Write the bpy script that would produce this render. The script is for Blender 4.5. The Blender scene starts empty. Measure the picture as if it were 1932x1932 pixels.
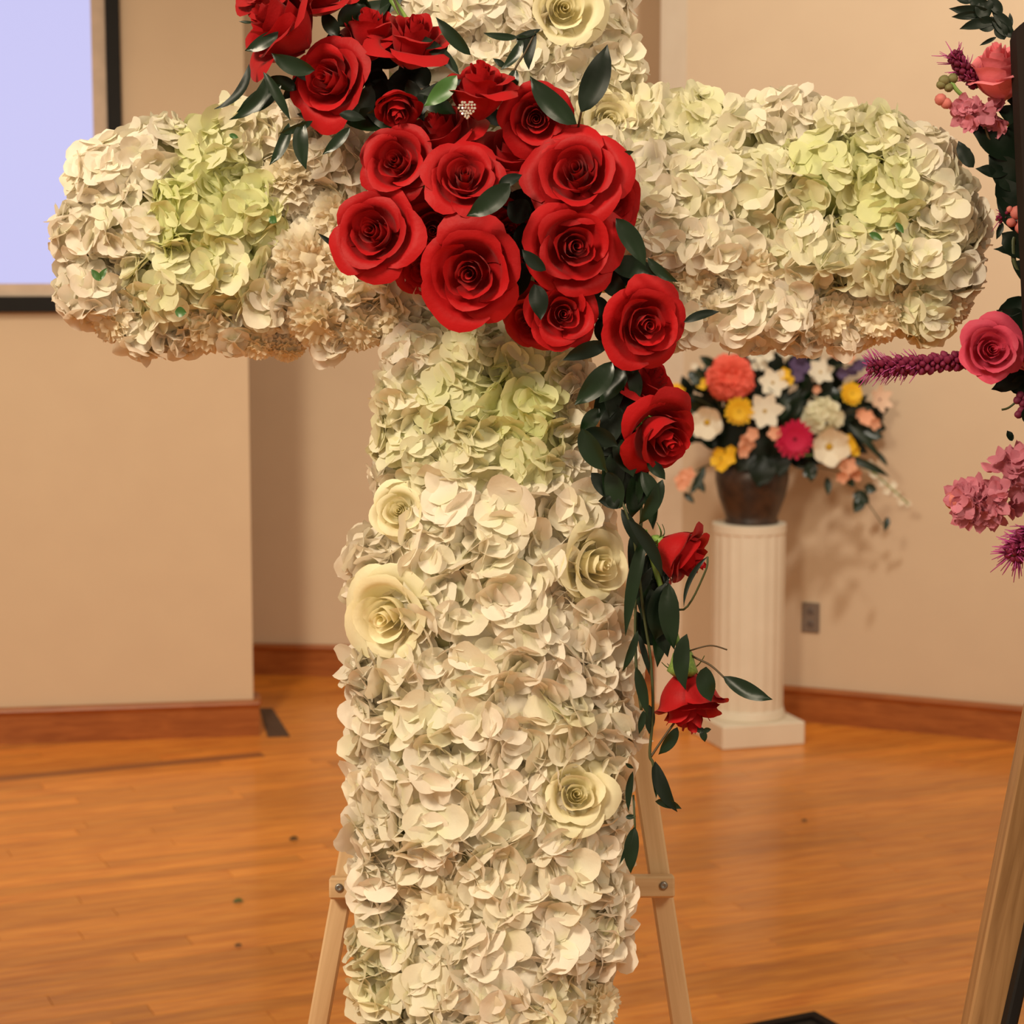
import bpy, math, random
import numpy as np
from mathutils import Matrix, Vector

# ------------------------------------------------------------------ camera, world, lights, exposure
FPX = 4000.0                       # focal length in pixels of a 1932 px frame
CAMH = 1.70
PITCH = math.radians(6.93)
scene = bpy.context.scene
col = scene.collection
cam_d = bpy.data.cameras.new('camera')
cam_d.sensor_width = 36.0
cam_d.lens = 36.0 * FPX / 1932.0
cam_d.clip_start = 0.05
cam_d.dof.use_dof = True
cam_d.dof.focus_distance = 1.88
cam_d.dof.aperture_fstop = 13.0
cam = bpy.data.objects.new('camera', cam_d)
cam.location = (0, 0, CAMH)
cam.rotation_euler = (math.pi / 2 - PITCH, 0, 0)
col.objects.link(cam)
scene.camera = cam

world = bpy.data.worlds.new('world')
scene.world = world
world.use_nodes = True
wb = world.node_tree.nodes['Background']
wb.inputs[0].default_value = (1.0, 0.78, 0.53, 1)
wb.inputs[1].default_value = 0.42

def area(name, loc, target, size, power, color):
    l = bpy.data.lights.new(name, 'AREA')
    l.shape = 'DISK'; l.size = size; l.energy = power; l.color = color
    o = bpy.data.objects.new(name, l)
    o.location = loc
    o.rotation_euler = (Vector(target) - Vector(loc)).to_track_quat('-Z', 'Y').to_euler()
    col.objects.link(o)
    return o
WARM = (1.0, 0.85, 0.63)
area('ceiling_lamp_key', (-1.7, -0.4, 3.7), (0.2, 3.0, 1.4), 0.8, 124, WARM)
area('ceiling_lamp_fill', (1.9, -0.6, 3.8), (0.4, 3.0, 1.4), 1.0, 52, WARM)
def spot(name, loc, target, angle, power, color, rad=0.15):
    l = bpy.data.lights.new(name, 'SPOT')
    l.spot_size = math.radians(angle); l.spot_blend = 1.0; l.energy = power; l.color = color; l.shadow_soft_size = rad
    o = bpy.data.objects.new(name, l); o.location = loc
    o.rotation_euler = (Vector(target) - Vector(loc)).to_track_quat('-Z', 'Y').to_euler()
    col.objects.link(o)
spot('stage_spot_right', (1.2, 4.2, 4.3), (1.6, 7.4, 2.3), 75, 350, (1.0, 0.91, 0.76))
spot('unseen_spot_left', (-1.2, 3.6, 4.2), (-1.35, 7.0, 0.3), 55, 330, WARM)  # unseen spot added to brighten the lower left wall

scene.view_settings.view_transform = 'Standard'
scene.view_settings.look = 'None'
scene.view_settings.exposure = 0.12
scene.view_settings.gamma = 1.0
scene.view_settings.use_curve_mapping = False
scene.cycles.max_bounces = 7
scene.cycles.diffuse_bounces = 4
scene.cycles.caustics_reflective = False
scene.cycles.caustics_refractive = False

# ------------------------------------------------------------------ geometry helpers
CAM = np.array([0, 0, CAMH])
FWD = np.array([0, math.cos(PITCH), -math.sin(PITCH)])
UP = np.array([0, math.sin(PITCH), math.cos(PITCH)])
RT = np.array([1.0, 0, 0])
def P(px, py, d):
    """a world point seen at photo pixel (px, py), d metres along the lens axis"""
    return CAM + d * (FWD + (px - 966) / FPX * RT + (966 - py) / FPX * UP)
def G(px, py, z=0.0):
    r = FWD + (px - 966) / FPX * RT + (966 - py) / FPX * UP
    return CAM + r * ((z - CAMH) / r[2])
def mpp(d): return d / FPX          # metres per photo pixel at depth d
def imdir(ax, ay, az=1.0):
    """direction given as right / up / towards the viewer"""
    v = RT * ax + UP * ay - FWD * az
    return v / np.linalg.norm(v)

rng = random.Random(7)
nrg = np.random.default_rng(7)

def mesh_from(name, V, F, mat, smooth=True, colr=None):
    me = bpy.data.meshes.new(name)
    me.from_pydata([tuple(v) for v in V], [], [tuple(int(i) for i in f) for f in F])
    if smooth: me.polygons.foreach_set('use_smooth', [True] * len(me.polygons))
    if colr is not None:
        a = me.color_attributes.new('Col', 'FLOAT_COLOR', 'POINT')
        c = np.ones((len(V), 4), np.float32); c[:, :3] = colr
        a.data.foreach_set('color', c.ravel())
    if mat: me.materials.append(mat)
    me.update()
    return me

def quadmesh(name, V, Q, mat, colr=None, smooth=True):
    """fast path for big all-quad meshes"""
    me = bpy.data.meshes.new(name)
    V = np.asarray(V, np.float32); Q = np.asarray(Q, np.int32)
    me.vertices.add(len(V)); me.vertices.foreach_set('co', V.ravel())
    me.loops.add(Q.size); me.loops.foreach_set('vertex_index', Q.ravel())
    me.polygons.add(len(Q)); me.polygons.foreach_set('loop_start', np.arange(0, Q.size, 4, dtype=np.int32))
    if smooth: me.polygons.foreach_set('use_smooth', np.ones(len(Q), bool))
    if colr is not None:
        a = me.color_attributes.new('Col', 'FLOAT_COLOR', 'POINT')
        c = np.ones((len(V), 4), np.float32); c[:, :3] = colr
        a.data.foreach_set('color', c.ravel())
    if mat: me.materials.append(mat)
    me.update(); me.validate()
    return me

def link(name, data, parent=None, M=None, thing=None):
    o = bpy.data.objects.new(name, data)
    col.objects.link(o)
    if parent is not None: o.parent = parent
    if M is not None: o.matrix_basis = M
    return o
def thing(name, label, cat, loc, group=None):
    o = bpy.data.objects.new(name, None)
    o.empty_display_size = 0.05
    col.objects.link(o)
    o.location = tuple(loc)
    o['label'] = label; o['category'] = cat
    if group: o['group'] = group
    o['_L'] = 0
    del o['_L']
    return o
def tag(o, label, cat, group=None):
    o['label'] = label; o['category'] = cat
    if group: o['group'] = group
    return o
def struct(o):
    o['kind'] = 'structure'; return o
def off(root): return Matrix.Translation(-Vector(root.location))

def frame(n, roll=0.0):
    n = np.asarray(n, float) / np.linalg.norm(n)
    a = UP if abs(np.dot(n, UP)) < 0.95 else RT
    x = np.cross(a, n); x /= np.linalg.norm(x)
    y = np.cross(n, x)
    c, s = math.cos(roll), math.sin(roll)
    return np.column_stack([x * c + y * s, -x * s + y * c, n])
def mat4(R, t, s=1.0):
    M = Matrix.Identity(4)
    for i in range(3):
        for j in range(3): M[i][j] = R[i, j] * s
        M[i][3] = t[i]
    return M

def grid_faces(nu, nv, o=0):
    return [(o + i * nv + j, o + (i + 1) * nv + j, o + (i + 1) * nv + j + 1, o + i * nv + j + 1)
            for i in range(nu - 1) for j in range(nv - 1)]

def box_vf(x0, x1, y0, y1, z0, z1, bev=0.0):
    """box with chamfered edges"""
    if bev <= 0:
        V = [(x, y, z) for x in (x0, x1) for y in (y0, y1) for z in (z0, z1)]
        F = [(0, 1, 3, 2), (4, 6, 7, 5), (0, 4, 5, 1), (2, 3, 7, 6), (0, 2, 6, 4), (1, 5, 7, 3)]
        return V, F
    b = min(bev, (x1 - x0) * .45, (y1 - y0) * .45, (z1 - z0) * .45)
    V = []; idx = {}
    for ix, x in enumerate((x0, x1)):
        for iy, y in enumerate((y0, y1)):
            for iz, z in enumerate((z0, z1)):
                sx = b if ix == 0 else -b; sy = b if iy == 0 else -b; sz = b if iz == 0 else -b
                idx[ix, iy, iz, 'x'] = len(V); V.append((x, y + sy, z + sz))
                idx[ix, iy, iz, 'y'] = len(V); V.append((x + sx, y, z + sz))
                idx[ix, iy, iz, 'z'] = len(V); V.append((x + sx, y + sy, z))
    F = []
    for a, k in (('x', 0), ('y', 1), ('z', 2)):
        for s in (0, 1):
            o = [i for i in range(3) if i != k]
            ring = []
            for p, q in ((0, 0), (1, 0), (1, 1), (0, 1)):
                key = [0, 0, 0]; key[k] = s; key[o[0]] = p; key[o[1]] = q
                ring.append(idx[key[0], key[1], key[2], a])
            F.append(tuple(ring))
    for k, (a, b2) in enumerate((('y', 'z'), ('x', 'z'), ('x', 'y'))):
        o = [i for i in range(3) if i != k]
        for p in (0, 1):
            for q in (0, 1):
                k0 = [0, 0, 0]; k1 = [0, 0, 0]
                k0[k] = 0; k1[k] = 1
                for kk in (k0, k1): kk[o[0]] = p; kk[o[1]] = q
                F.append((idx[(*k0, a)], idx[(*k1, a)], idx[(*k1, b2)], idx[(*k0, b2)]))
    for ix in (0, 1):
        for iy in (0, 1):
            for iz in (0, 1):
                F.append((idx[ix, iy, iz, 'x'], idx[ix, iy, iz, 'y'], idx[ix, iy, iz, 'z']))
    return V, F

def fix_normals(me):
    import bmesh
    bm = bmesh.new(); bm.from_mesh(me)
    bmesh.ops.recalc_face_normals(bm, faces=bm.faces)
    bm.to_mesh(me); bm.free()
    return me
def box(name, x0, x1, y0, y1, z0, z1, mat, parent=None, bev=0.0, M=None):
    V, F = box_vf(x0, x1, y0, y1, z0, z1, bev)
    return link(name, fix_normals(mesh_from(name, V, F, mat, smooth=False)), parent, M)

def tube_vf(pts, rad, seg=6):
    pts = [np.asarray(p, float) for p in pts]
    n = len(pts)
    rads = rad if hasattr(rad, '__len__') else [rad] * n
    V = []; F = []
    prev = None
    for i, p in enumerate(pts):
        t = pts[min(i + 1, n - 1)] - pts[max(i - 1, 0)]
        t = t / (np.linalg.norm(t) + 1e-12)
        a = prev if prev is not None else (UP if abs(np.dot(t, UP)) < 0.9 else RT)
        x = a - t * np.dot(a, t); x /= (np.linalg.norm(x) + 1e-12)
        prev = x
        y = np.cross(t, x)
        for k in range(seg):
            an = 2 * math.pi * k / seg
            V.append(p + rads[i] * (x * math.cos(an) + y * math.sin(an)))
    for i in range(n - 1):
        for k in range(seg):
            k2 = (k + 1) % seg
            F.append((i * seg + k, i * seg + k2, (i + 1) * seg + k2, (i + 1) * seg + k))
    F.append(tuple(range(seg - 1, -1, -1))); F.append(tuple((n - 1) * seg + k for k in range(seg)))
    return V, F
def spline(pts, n=6):
    pts = [np.asarray(p, float) for p in pts]
    out = []
    for i in range(len(pts) - 1):
        p0 = pts[max(i - 1, 0)]; p1 = pts[i]; p2 = pts[i + 1]; p3 = pts[min(i + 2, len(pts) - 1)]
        for k in range(n):
            t = k / n
            out.append(0.5 * ((2 * p1) + (-p0 + p2) * t + (2 * p0 - 5 * p1 + 4 * p2 - p3) * t * t + (-p0 + 3 * p1 - 3 * p2 + p3) * t ** 3))
    out.append(pts[-1])
    return out
def lathe_vf(prof, seg=32):
    V = []; F = []
    for r, z in prof:
        for k in range(seg):
            a = 2 * math.pi * k / seg
            V.append((r * math.cos(a), r * math.sin(a), z))
    n = len(prof)
    for i in range(n - 1):
        for k in range(seg):
            k2 = (k + 1) % seg
            F.append((i * seg + k, i * seg + k2, (i + 1) * seg + k2, (i + 1) * seg + k))
    F.append(tuple(range(seg - 1, -1, -1))); F.append(tuple((n - 1) * seg + k for k in range(seg)))
    return V, F

# ------------------------------------------------------------------ materials
def new_mat(name):
    m = bpy.data.materials.new(name); m.use_nodes = True
    nt = m.node_tree
    for n in list(nt.nodes): nt.nodes.remove(n)
    out = nt.nodes.new('ShaderNodeOutputMaterial')
    bs = nt.nodes.new('ShaderNodeBsdfPrincipled')
    nt.links.new(bs.outputs[0], out.inputs[0])
    return m, nt, bs, out
def N(nt, t, **kw):
    n = nt.nodes.new(t)
    for k, v in kw.items():
        if k in n.inputs: n.inputs[k].default_value = v
        else: setattr(n, k, v)
    return n
def ramp(nt, stops):
    r = nt.nodes.new('ShaderNodeValToRGB')
    e = r.color_ramp.elements
    e[0].position = stops[0][0]; e[0].color = (*stops[0][1], 1)
    e[1].position = stops[1][0]; e[1].color = (*stops[1][1], 1)
    for p, c in stops[2:]:
        x = e.new(p); x.color = (*c, 1)
    return r
def plain(name, c, rough=0.5, spec=0.5, noise=None, nscale=20, metal=0.0, bump=0.0, coat=0.0):
    m, nt, bs, out = new_mat(name)
    bs.inputs['Roughness'].default_value = rough
    bs.inputs['Specular IOR Level'].default_value = spec
    bs.inputs['Metallic'].default_value = metal
    bs.inputs['Coat Weight'].default_value = coat
    tc = N(nt, 'ShaderNodeTexCoord')
    no = N(nt, 'ShaderNodeTexNoise', Scale=nscale, Detail=4.0)
    nt.links.new(tc.outputs['Object'], no.inputs['Vector'])
    c2 = noise if noise else tuple(x * 0.9 for x in c)
    r = ramp(nt, [(0.35, c2), (0.65, c)])
    nt.links.new(no.outputs['Fac'], r.inputs[0])
    nt.links.new(r.outputs[0], bs.inputs['Base Color'])
    if bump:
        b = N(nt, 'ShaderNodeBump', Strength=bump, Distance=0.002)
        nt.links.new(no.outputs['Fac'], b.inputs['Height'])
        nt.links.new(b.outputs[0], bs.inputs['Normal'])
    return m
def petal_mat(name, c, trans=0.3, rough=0.55, vary=0.06, use_col=False, sheen=0.0, spec=0.3, tcol=None):
    """petal: principled front mixed with a translucent lobe; colour can come from the mesh's own tint"""
    m, nt, bs, out = new_mat(name)
    bs.inputs['Roughness'].default_value = rough
    bs.inputs['Specular IOR Level'].default_value = spec
    bs.inputs['Sheen Weight'].default_value = sheen
    tr = N(nt, 'ShaderNodeBsdfTranslucent')
    mx = N(nt, 'ShaderNodeMixShader'); mx.inputs[0].default_value = trans
    oi = N(nt, 'ShaderNodeObjectInfo')
    hsv = N(nt, 'ShaderNodeHueSaturation')
    mr = N(nt, 'ShaderNodeMapRange'); mr.inputs['To Min'].default_value = 1 - vary; mr.inputs['To Max'].default_value = 1 + vary
    nt.links.new(oi.outputs['Random'], mr.inputs['Value'])
    nt.links.new(mr.outputs[0], hsv.inputs['Value'])
    if use_col:
        at = N(nt, 'ShaderNodeVertexColor'); at.layer_name = 'Col'
        mul = N(nt, 'ShaderNodeMix', data_type='RGBA', blend_type='MULTIPLY'); mul.inputs[0].default_value = 1.0
        nt.links.new(at.outputs[0], mul.inputs[6]); nt.links.new(oi.outputs['Color'], mul.inputs[7])
        nt.links.new(mul.outputs[2], hsv.inputs['Color'])
    else:
        hsv.inputs['Color'].default_value = (*c, 1)
    nt.links.new(hsv.outputs[0], bs.inputs['Base Color'])
    if tcol: tr.inputs[0].default_value = (*tcol, 1)
    else: nt.links.new(hsv.outputs[0], tr.inputs[0])
    # fine veins as relief
    tc = N(nt, 'ShaderNodeTexCoord')
    no = N(nt, 'ShaderNodeTexNoise', Scale=9.0, Detail=3.0)
    nt.links.new(tc.outputs['Object'], no.inputs['Vector'])
    b = N(nt, 'ShaderNodeBump', Strength=0.06, Distance=0.01)
    nt.links.new(no.outputs['Fac'], b.inputs['Height'])
    nt.links.new(b.outputs[0], bs.inputs['Normal'])
    nt.links.new(bs.outputs[0], mx.inputs[1]); nt.links.new(tr.outputs[0], mx.inputs[2])
    nt.links.new(mx.outputs[0], out.inputs[0])
    return m
def wood(name, c1, c2, scale=(1, 12, 12), rough=0.45, vary=0.0, coat=0.0, spec=0.4, grain=5.0):
    m, nt, bs, out = new_mat(name)
    bs.inputs['Roughness'].default_value = rough
    bs.inputs['Coat Weight'].default_value = coat
    bs.inputs['Coat Roughness'].default_value = 0.12
    bs.inputs['Specular IOR Level'].default_value = spec
    tc = N(nt, 'ShaderNodeTexCoord'); mp = N(nt, 'ShaderNodeMapping')
    mp.inputs['Scale'].default_value = scale
    oi = N(nt, 'ShaderNodeObjectInfo')
    va = N(nt, 'ShaderNodeVectorMath', operation='ADD')
    cm = N(nt, 'ShaderNodeMath', operation='MULTIPLY'); cm.inputs[1].default_value = 37.0
    nt.links.new(oi.outputs['Random'], cm.inputs[0])
    nt.links.new(tc.outputs['Object'], va.inputs[0]); nt.links.new(cm.outputs[0], va.inputs[1])
    nt.links.new(va.outputs[0], mp.inputs['Vector'])
    no = N(nt, 'ShaderNodeTexNoise', Scale=grain, Detail=6.0, Distortion=0.6)
    nt.links.new(mp.outputs[0], no.inputs['Vector'])
    r = ramp(nt, [(0.32, c2), (0.62, c1)])
    nt.links.new(no.outputs['Fac'], r.inputs[0])
    hsv = N(nt, 'ShaderNodeHueSaturation')
    mr = N(nt, 'ShaderNodeMapRange'); mr.inputs['To Min'].default_value = 1 - vary; mr.inputs['To Max'].default_value = 1 + vary
    nt.links.new(oi.outputs['Random'], mr.inputs['Value']); nt.links.new(mr.outputs[0], hsv.inputs['Value'])
    nt.links.new(r.outputs[0], hsv.inputs['Color'])
    nt.links.new(hsv.outputs[0], bs.inputs['Base Color'])
    b = N(nt, 'ShaderNodeBump', Strength=0.06, Distance=0.002)
    nt.links.new(no.outputs['Fac'], b.inputs['Height']); nt.links.new(b.outputs[0], bs.inputs['Normal'])
    return m
def emit(name, c, s):
    m, nt, bs, out = new_mat(name)
    bs.inputs['Base Color'].default_value = (0.05, 0.05, 0.05, 1)
    bs.inputs['Emission Color'].default_value = (*c, 1)
    bs.inputs['Emission Strength'].default_value = s
    return m

M_wall = plain('wall_paint', (0.65, 0.515, 0.37), 0.75, 0.2, noise=(0.635, 0.50, 0.36), nscale=6, bump=0.02)
M_ped = plain('pedestal_plaster', (0.74, 0.665, 0.545), 0.55, 0.3, nscale=8, noise=(0.70, 0.625, 0.505))
M_white_trim = plain('painted_plaster', (0.84, 0.76, 0.64), 0.5, 0.3, nscale=8, noise=(0.80, 0.71, 0.59))
M_base = wood('baseboard_wood', (0.38, 0.120, 0.030), (0.27, 0.075, 0.018), (1.5, 14, 14), 0.35, coat=0.15)
M_plank = wood('floor_wood', (0.75, 0.28, 0.036), (0.52, 0.150, 0.014), (1.1, 12, 12), 0.34, vary=0.17, coat=0.30)
M_plank_dark = wood('floor_wood_dark', (0.30, 0.105, 0.026), (0.22, 0.075, 0.018), (1.2, 14, 14), 0.34, vary=0.05, coat=0.35)
M_sub = plain('subfloor', (0.20, 0.085, 0.025), 0.6, 0.3)
M_pine = wood('pine_wood', (0.66, 0.46, 0.26), (0.48, 0.29, 0.14), (14, 14, 1.0), 0.5, grain=4.0)
M_oak = wood('oak_wood', (0.36, 0.20, 0.085), (0.22, 0.11, 0.04), (20, 20, 1.2), 0.45, grain=5.0)
M_black = plain('black_frame', (0.010, 0.009, 0.009), 0.6, 0.2)
M_darkbrown = plain('dark_brown_board', (0.016, 0.010, 0.008), 0.75, 0.12)
M_screen_border = plain('screen_border', (0.62, 0.50, 0.40), 0.6, 0.2)
M_screen = emit('screen_light', (0.60, 0.60, 1.0), 0.80)
M_red = petal_mat('red_petal', (0.42, 0.006, 0.0085), 0.18, 0.55, 0.16, sheen=0.05, spec=0.2)
M_pink = petal_mat('pink_petal', (0.84, 0.25, 0.29), 0.3, 0.5, 0.10)
M_hot = petal_mat('rose_pink_petal', (0.66, 0.075, 0.14), 0.3, 0.5, 0.10)
M_ivory = petal_mat('ivory_petal', (0.92, 0.86, 0.60), 0.35, 0.5, 0.05)
M_floret = petal_mat('hydrangea_petal', (1, 1, 1), 0.38, 0.6, 0.05, use_col=True)
M_carn = petal_mat('cream_carnation', (1, 1, 1), 0.42, 0.6, 0.04, use_col=True)
M_leaf = plain('ruscus_leaf', (0.0065, 0.021, 0.006), 0.30, 0.38, noise=(0.004, 0.012, 0.004), nscale=14)
M_leaf2 = plain('dark_leaf', (0.0045, 0.012, 0.005), 0.42, 0.25, noise=(0.003, 0.007, 0.004), nscale=14)
M_leaf_bright = plain('fresh_leaf', (0.045, 0.13, 0.020), 0.35, 0.5, noise=(0.03, 0.09, 0.015), nscale=14)
M_bud = plain('calyx_green', (0.22, 0.33, 0.07), 0.45, 0.4, noise=(0.14, 0.24, 0.05), nscale=30)
M_stem = plain('stem_green', (0.05, 0.06, 0.02), 0.5, 0.4)
M_stem_brown = plain('stem_brown', (0.07, 0.045, 0.02), 0.5, 0.4)
M_foam = plain('cream_foam', (0.55, 0.50, 0.28), 0.8, 0.2, noise=(0.38, 0.38, 0.18), nscale=40)
M_gem = plain('crystal', (0.9, 0.82, 0.74), 0.08, 0.8, metal=0.75)
M_bowl = plain('bronze_bowl', (0.060, 0.030, 0.018), 0.38, 0.5, noise=(0.022, 0.013, 0.010), nscale=22, bump=0.2)
M_outlet = plain('outlet_plate', (0.20, 0.155, 0.125), 0.4, 0.5)
M_outlet2 = plain('outlet_face', (0.15, 0.115, 0.10), 0.4, 0.5)
M_metal = plain('dull_metal', (0.30, 0.28, 0.26), 0.35, 0.5, metal=0.9)
M_coral = petal_mat('coral_petal', (0.86, 0.15, 0.10), 0.2, 0.6, 0.05)
M_yellow = petal_mat('yellow_petal', (0.88, 0.55, 0.03), 0.2, 0.6, 0.05)
M_gerb = petal_mat('crimson_petal', (0.66, 0.02, 0.09), 0.2, 0.6, 0.05)
M_white = petal_mat('white_petal', (0.86, 0.80, 0.66), 0.25, 0.6, 0.04)
M_peach = petal_mat('peach_petal', (0.82, 0.42, 0.27), 0.25, 0.6, 0.08)
M_purple = petal_mat('purple_petal', (0.10, 0.06, 0.14), 0.2, 0.6, 0.1)
M_plum = petal_mat('plum_petal', (0.20, 0.018, 0.060), 0.2, 0.6, 0.2)
M_magenta = petal_mat('magenta_petal', (0.50, 0.08, 0.28), 0.25, 0.6, 0.2)
M_stock = petal_mat('stock_petal', (0.62, 0.21, 0.28), 0.3, 0.55, 0.12)
M_ctr = plain('flower_centre', (0.50, 0.30, 0.03), 0.8, 0.2)
M_ctr_dark = plain('dark_centre', (0.16, 0.012, 0.02), 0.8, 0.2)
M_floor_patch = plain('floor_patch_dark', (0.085, 0.050, 0.036), 0.5, 0.4)

# ------------------------------------------------------------------ the setting
# floor with planks
pl_ang = math.radians(23.0)
V, F = box_vf(-4.5, 4.5, -1.5, 9.5, -0.06, -0.0145)
floor = struct(link('floor', fix_normals(mesh_from('floor', V, F, M_sub, False))))
PW = 0.074
plank_meshes = {}
for ln in (0.7, 0.9, 1.1, 1.3):
    V, F = box_vf(-ln / 2 + 0.0006, ln / 2 - 0.0006, -PW / 2 + 0.0006, PW / 2 - 0.0006, -0.0145, 0.0, 0.0008)
    for dk in (0, 1):
        me = fix_normals(mesh_from('plank', V, F, M_plank_dark if dk else M_plank, False))
        plank_meshes[ln, dk] = me
ca, sa = math.cos(pl_ang), math.sin(pl_ang)
far_V = []; far_F = []
prng = random.Random(21)
dkp = G(250, 1441)
dk_row = round((-sa * dkp[0] + ca * dkp[1]) / PW)
nplank = 0
for row in range(-20, 140):
    v = row * PW
    u = -5.0 + prng.uniform(0, 0.9)
    if row == dk_row:
        e_ = G(490, 1418); u = ca * e_[0] + sa * e_[1] - 0.9 * 7
        u_dark = u + 0.9 * 6.5
    while u < 8.5:
        ln = prng.choice((0.7, 0.9, 1.1, 1.3)) if row != dk_row else 0.9
        uc = u + ln / 2
        x = ca * uc - sa * v; y = sa * uc + ca * v
        u += ln
        if y < -1 or y > 9.2 or abs(x) > 4.2: continue
        # seen from the camera?
        vis = False
        for e in (-0.5, 0, 0.5):
            xe = x + ca * e * ln; ye = y + sa * e * ln
            if ye > 4.1 and ye < 8.7 and abs(xe) < ye * 0.262: vis = True
        if vis:
            dk = 0
            o = link('plank', plank_meshes[ln, dk], floor, Matrix.Translation((x, y, 0)) @ Matrix.Rotation(pl_ang, 4, 'Z'))
            nplank += 1
            # the one dark board near the left wall
            if row == dk_row and abs(uc - u_dark) < 0.1: o.data = plank_meshes[ln, 1]
        else:
            Vb, Fb = box_vf(-ln / 2 + 0.0006, ln / 2 - 0.0006, -PW / 2 + 0.0006, PW / 2 - 0.0006, -0.0145, 0.0)
            b0 = len(far_V)
            far_V += [(ca * a - sa * b + x, sa * a + ca * b + y, c) for a, b, c in Vb]
            far_F += [tuple(b0 + i for i in f) for f in Fb]
fo = link('plank_field', fix_normals(mesh_from('plank_field', far_V, far_F, M_plank, False)), floor)
fo['kind'] = 'stuff'

def wall_between(name, a, b, thick, z0, z1, mat, bev=0.0, away=True):
    """upright slab whose visible face runs from a to b on the plan; thickness goes away from the camera"""
    a = np.array([a[0], a[1]]); b = np.array([b[0], b[1]])
    d = b - a; L = np.linalg.norm(d); ang = math.atan2(d[1], d[0])
    V, F = box_vf(0, L, 0, thick, z0, z1, bev)
    me = fix_normals(mesh_from(name, V, F, mat, False))
    return link(name, me, None, Matrix.Translation((a[0], a[1], 0)) @ Matrix.Rotation(ang, 4, 'Z')), L, ang, a

WH = 4.4
la = G(0, 1403); lb = G(479, 1386)
dirl = (lb - la) / np.linalg.norm(lb - la)
la2 = lb - dirl * 2.6
wl, Ll, angl, al = wall_between('wall_left', la2, lb, 0.13, 0, WH, M_wall); struct(wl)
ra = G(1475, 1356); rb = G(1932, 1399)
dirr = (rb - ra) / np.linalg.norm(rb - ra)
# corner of the right wall stands at pixel column 1285
best = None
for s in np.linspace(-1.2, 0.2, 561):
    q = ra + dirr * s
    px = 966 + FPX * q[0] / (q[1] * math.cos(PITCH) + CAMH * math.sin(PITCH))
    if best is None or abs(px - 1283) < best[0]: best = (abs(px - 1283), q)
rc = best[1]
wr, Lr, angr, ar = wall_between('wall_right', rc, rc + dirr * 3.0, 0.13, 0, WH, M_wall); struct(wr)
ba = G(480, 1271); bb = G(660, 1275)
dirb = (bb - ba) / np.linalg.norm(bb - ba)
kb = ba + dirb * 4.0
wbk, Lb, angb, ab = wall_between('wall_back', ba - dirb * 1.6, kb, 0.13, 0, WH, M_wall); struct(wbk)
# corner strip of the right wall, chamfered to catch more key light, then the return to the back wall
q1 = G(1236, 1330); q1 = np.array([q1[0], q1[1], 0])
k1 = (rc[1] + 0.12) / q1[1]
q1 = np.array([q1[0] * k1, q1[1] * k1, 0])
wt, Lt, angt, at_ = wall_between('wall_corner', q1, rc, 0.05, 0, WH, M_white_trim); struct(wt)
wt2, _, _, _ = wall_between('wall_return', q1 + np.array([0.10, 1.2, 0]), q1, 0.08, 0, WH, M_wall); struct(wt2)

def baseboard(name, M, L, x0=0.0, h=0.128):
    """board with a cap moulding, in the wall's own frame (wall face at y = 0, room towards -y)"""
    prof = [(0, 0), (-0.020, 0), (-0.020, h - 0.028), (-0.024, h - 0.024), (-0.030, h - 0.012), (-0.026, h - 0.004), (-0.012, h), (0, h)]
    V = []; F = []
    for x in (x0, L):
        for y, z in prof: V.append((x, y, z))
    n = len(prof)
    for i in range(n):
        j = (i + 1) % n
        F.append((i, j, n + j, n + i))
    F.append(tuple(range(n))); F.append(tuple(n + i for i in reversed(range(n))))
    o = link(name, fix_normals(mesh_from(name, V, F, M_base, False)), None, M)
    return struct(o)
baseboard('baseboard_left', wl.matrix_basis, Ll + 0.02)
baseboard('baseboard_right', wr.matrix_basis, Lr)
baseboard('baseboard_back', wbk.matrix_basis, Lb)
# the end of the left wall carries its own board
Me = wl.matrix_basis @ Matrix.Translation((Ll, 0, 0)) @ Matrix.Rotation(math.pi / 2, 4, 'Z')
baseboard('baseboard_end', Me, 0.13, x0=-0.0)

# projection screen on the left wall
def on_wall(wall_M, px, py, y=0.0):
    """intersection of a pixel ray with a wall face, in the wall's frame"""
    Mi = wall_M.inverted()
    o = Mi @ Vector(CAM); r = Mi.to_3x3() @ Vector(FWD + (px - 966) / FPX * RT + (966 - py) / FPX * UP)
    t = (y - o.y) / r.y
    return o + r * t
q_or = on_wall(wl.matrix_basis, 231, 300, -0.03); q_ob = on_wall(wl.matrix_basis, 60, 589, -0.03)
q_ir = on_wall(wl.matrix_basis, 204, 300, -0.03); q_ib = on_wall(wl.matrix_basis, 60, 559, -0.03)
q_sr = on_wall(wl.matrix_basis, 177, 300, -0.02); q_sb = on_wall(wl.matrix_basis, 60, 535, -0.02)
sx1, sz0 = q_or.x, q_ob.z
sx0, sz1 = sx1 - 2.0, sz0 + 1.3
fw = q_or.x - q_ir.x; fh = q_ib.z - q_ob.z
bw = q_ir.x - q_sr.x; bh = q_sb.z - q_ib.z
Lscr = wl.matrix_basis @ Vector(((sx0 + sx1) / 2, 0, sz0))
scr = thing('projection_screen', 'glowing pale blue projection screen in a black frame on the beige wall', 'screen', Lscr)
Ms = off(scr) @ wl.matrix_basis
box('frame', sx1 - fw, sx1, -0.035, 0, sz0, sz1, M_black, scr, 0.002, Ms)
box('frame', sx0, sx0 + fw, -0.035, 0, sz0, sz1, M_black, scr, 0.002, Ms)
box('frame', sx0 + fw, sx1 - fw, -0.035, 0, sz0, sz0 + fh, M_black, scr, 0.002, Ms)
box('frame', sx0 + fw, sx1 - fw, -0.035, 0, sz1 - fh, sz1, M_black, scr, 0.002, Ms)
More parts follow.
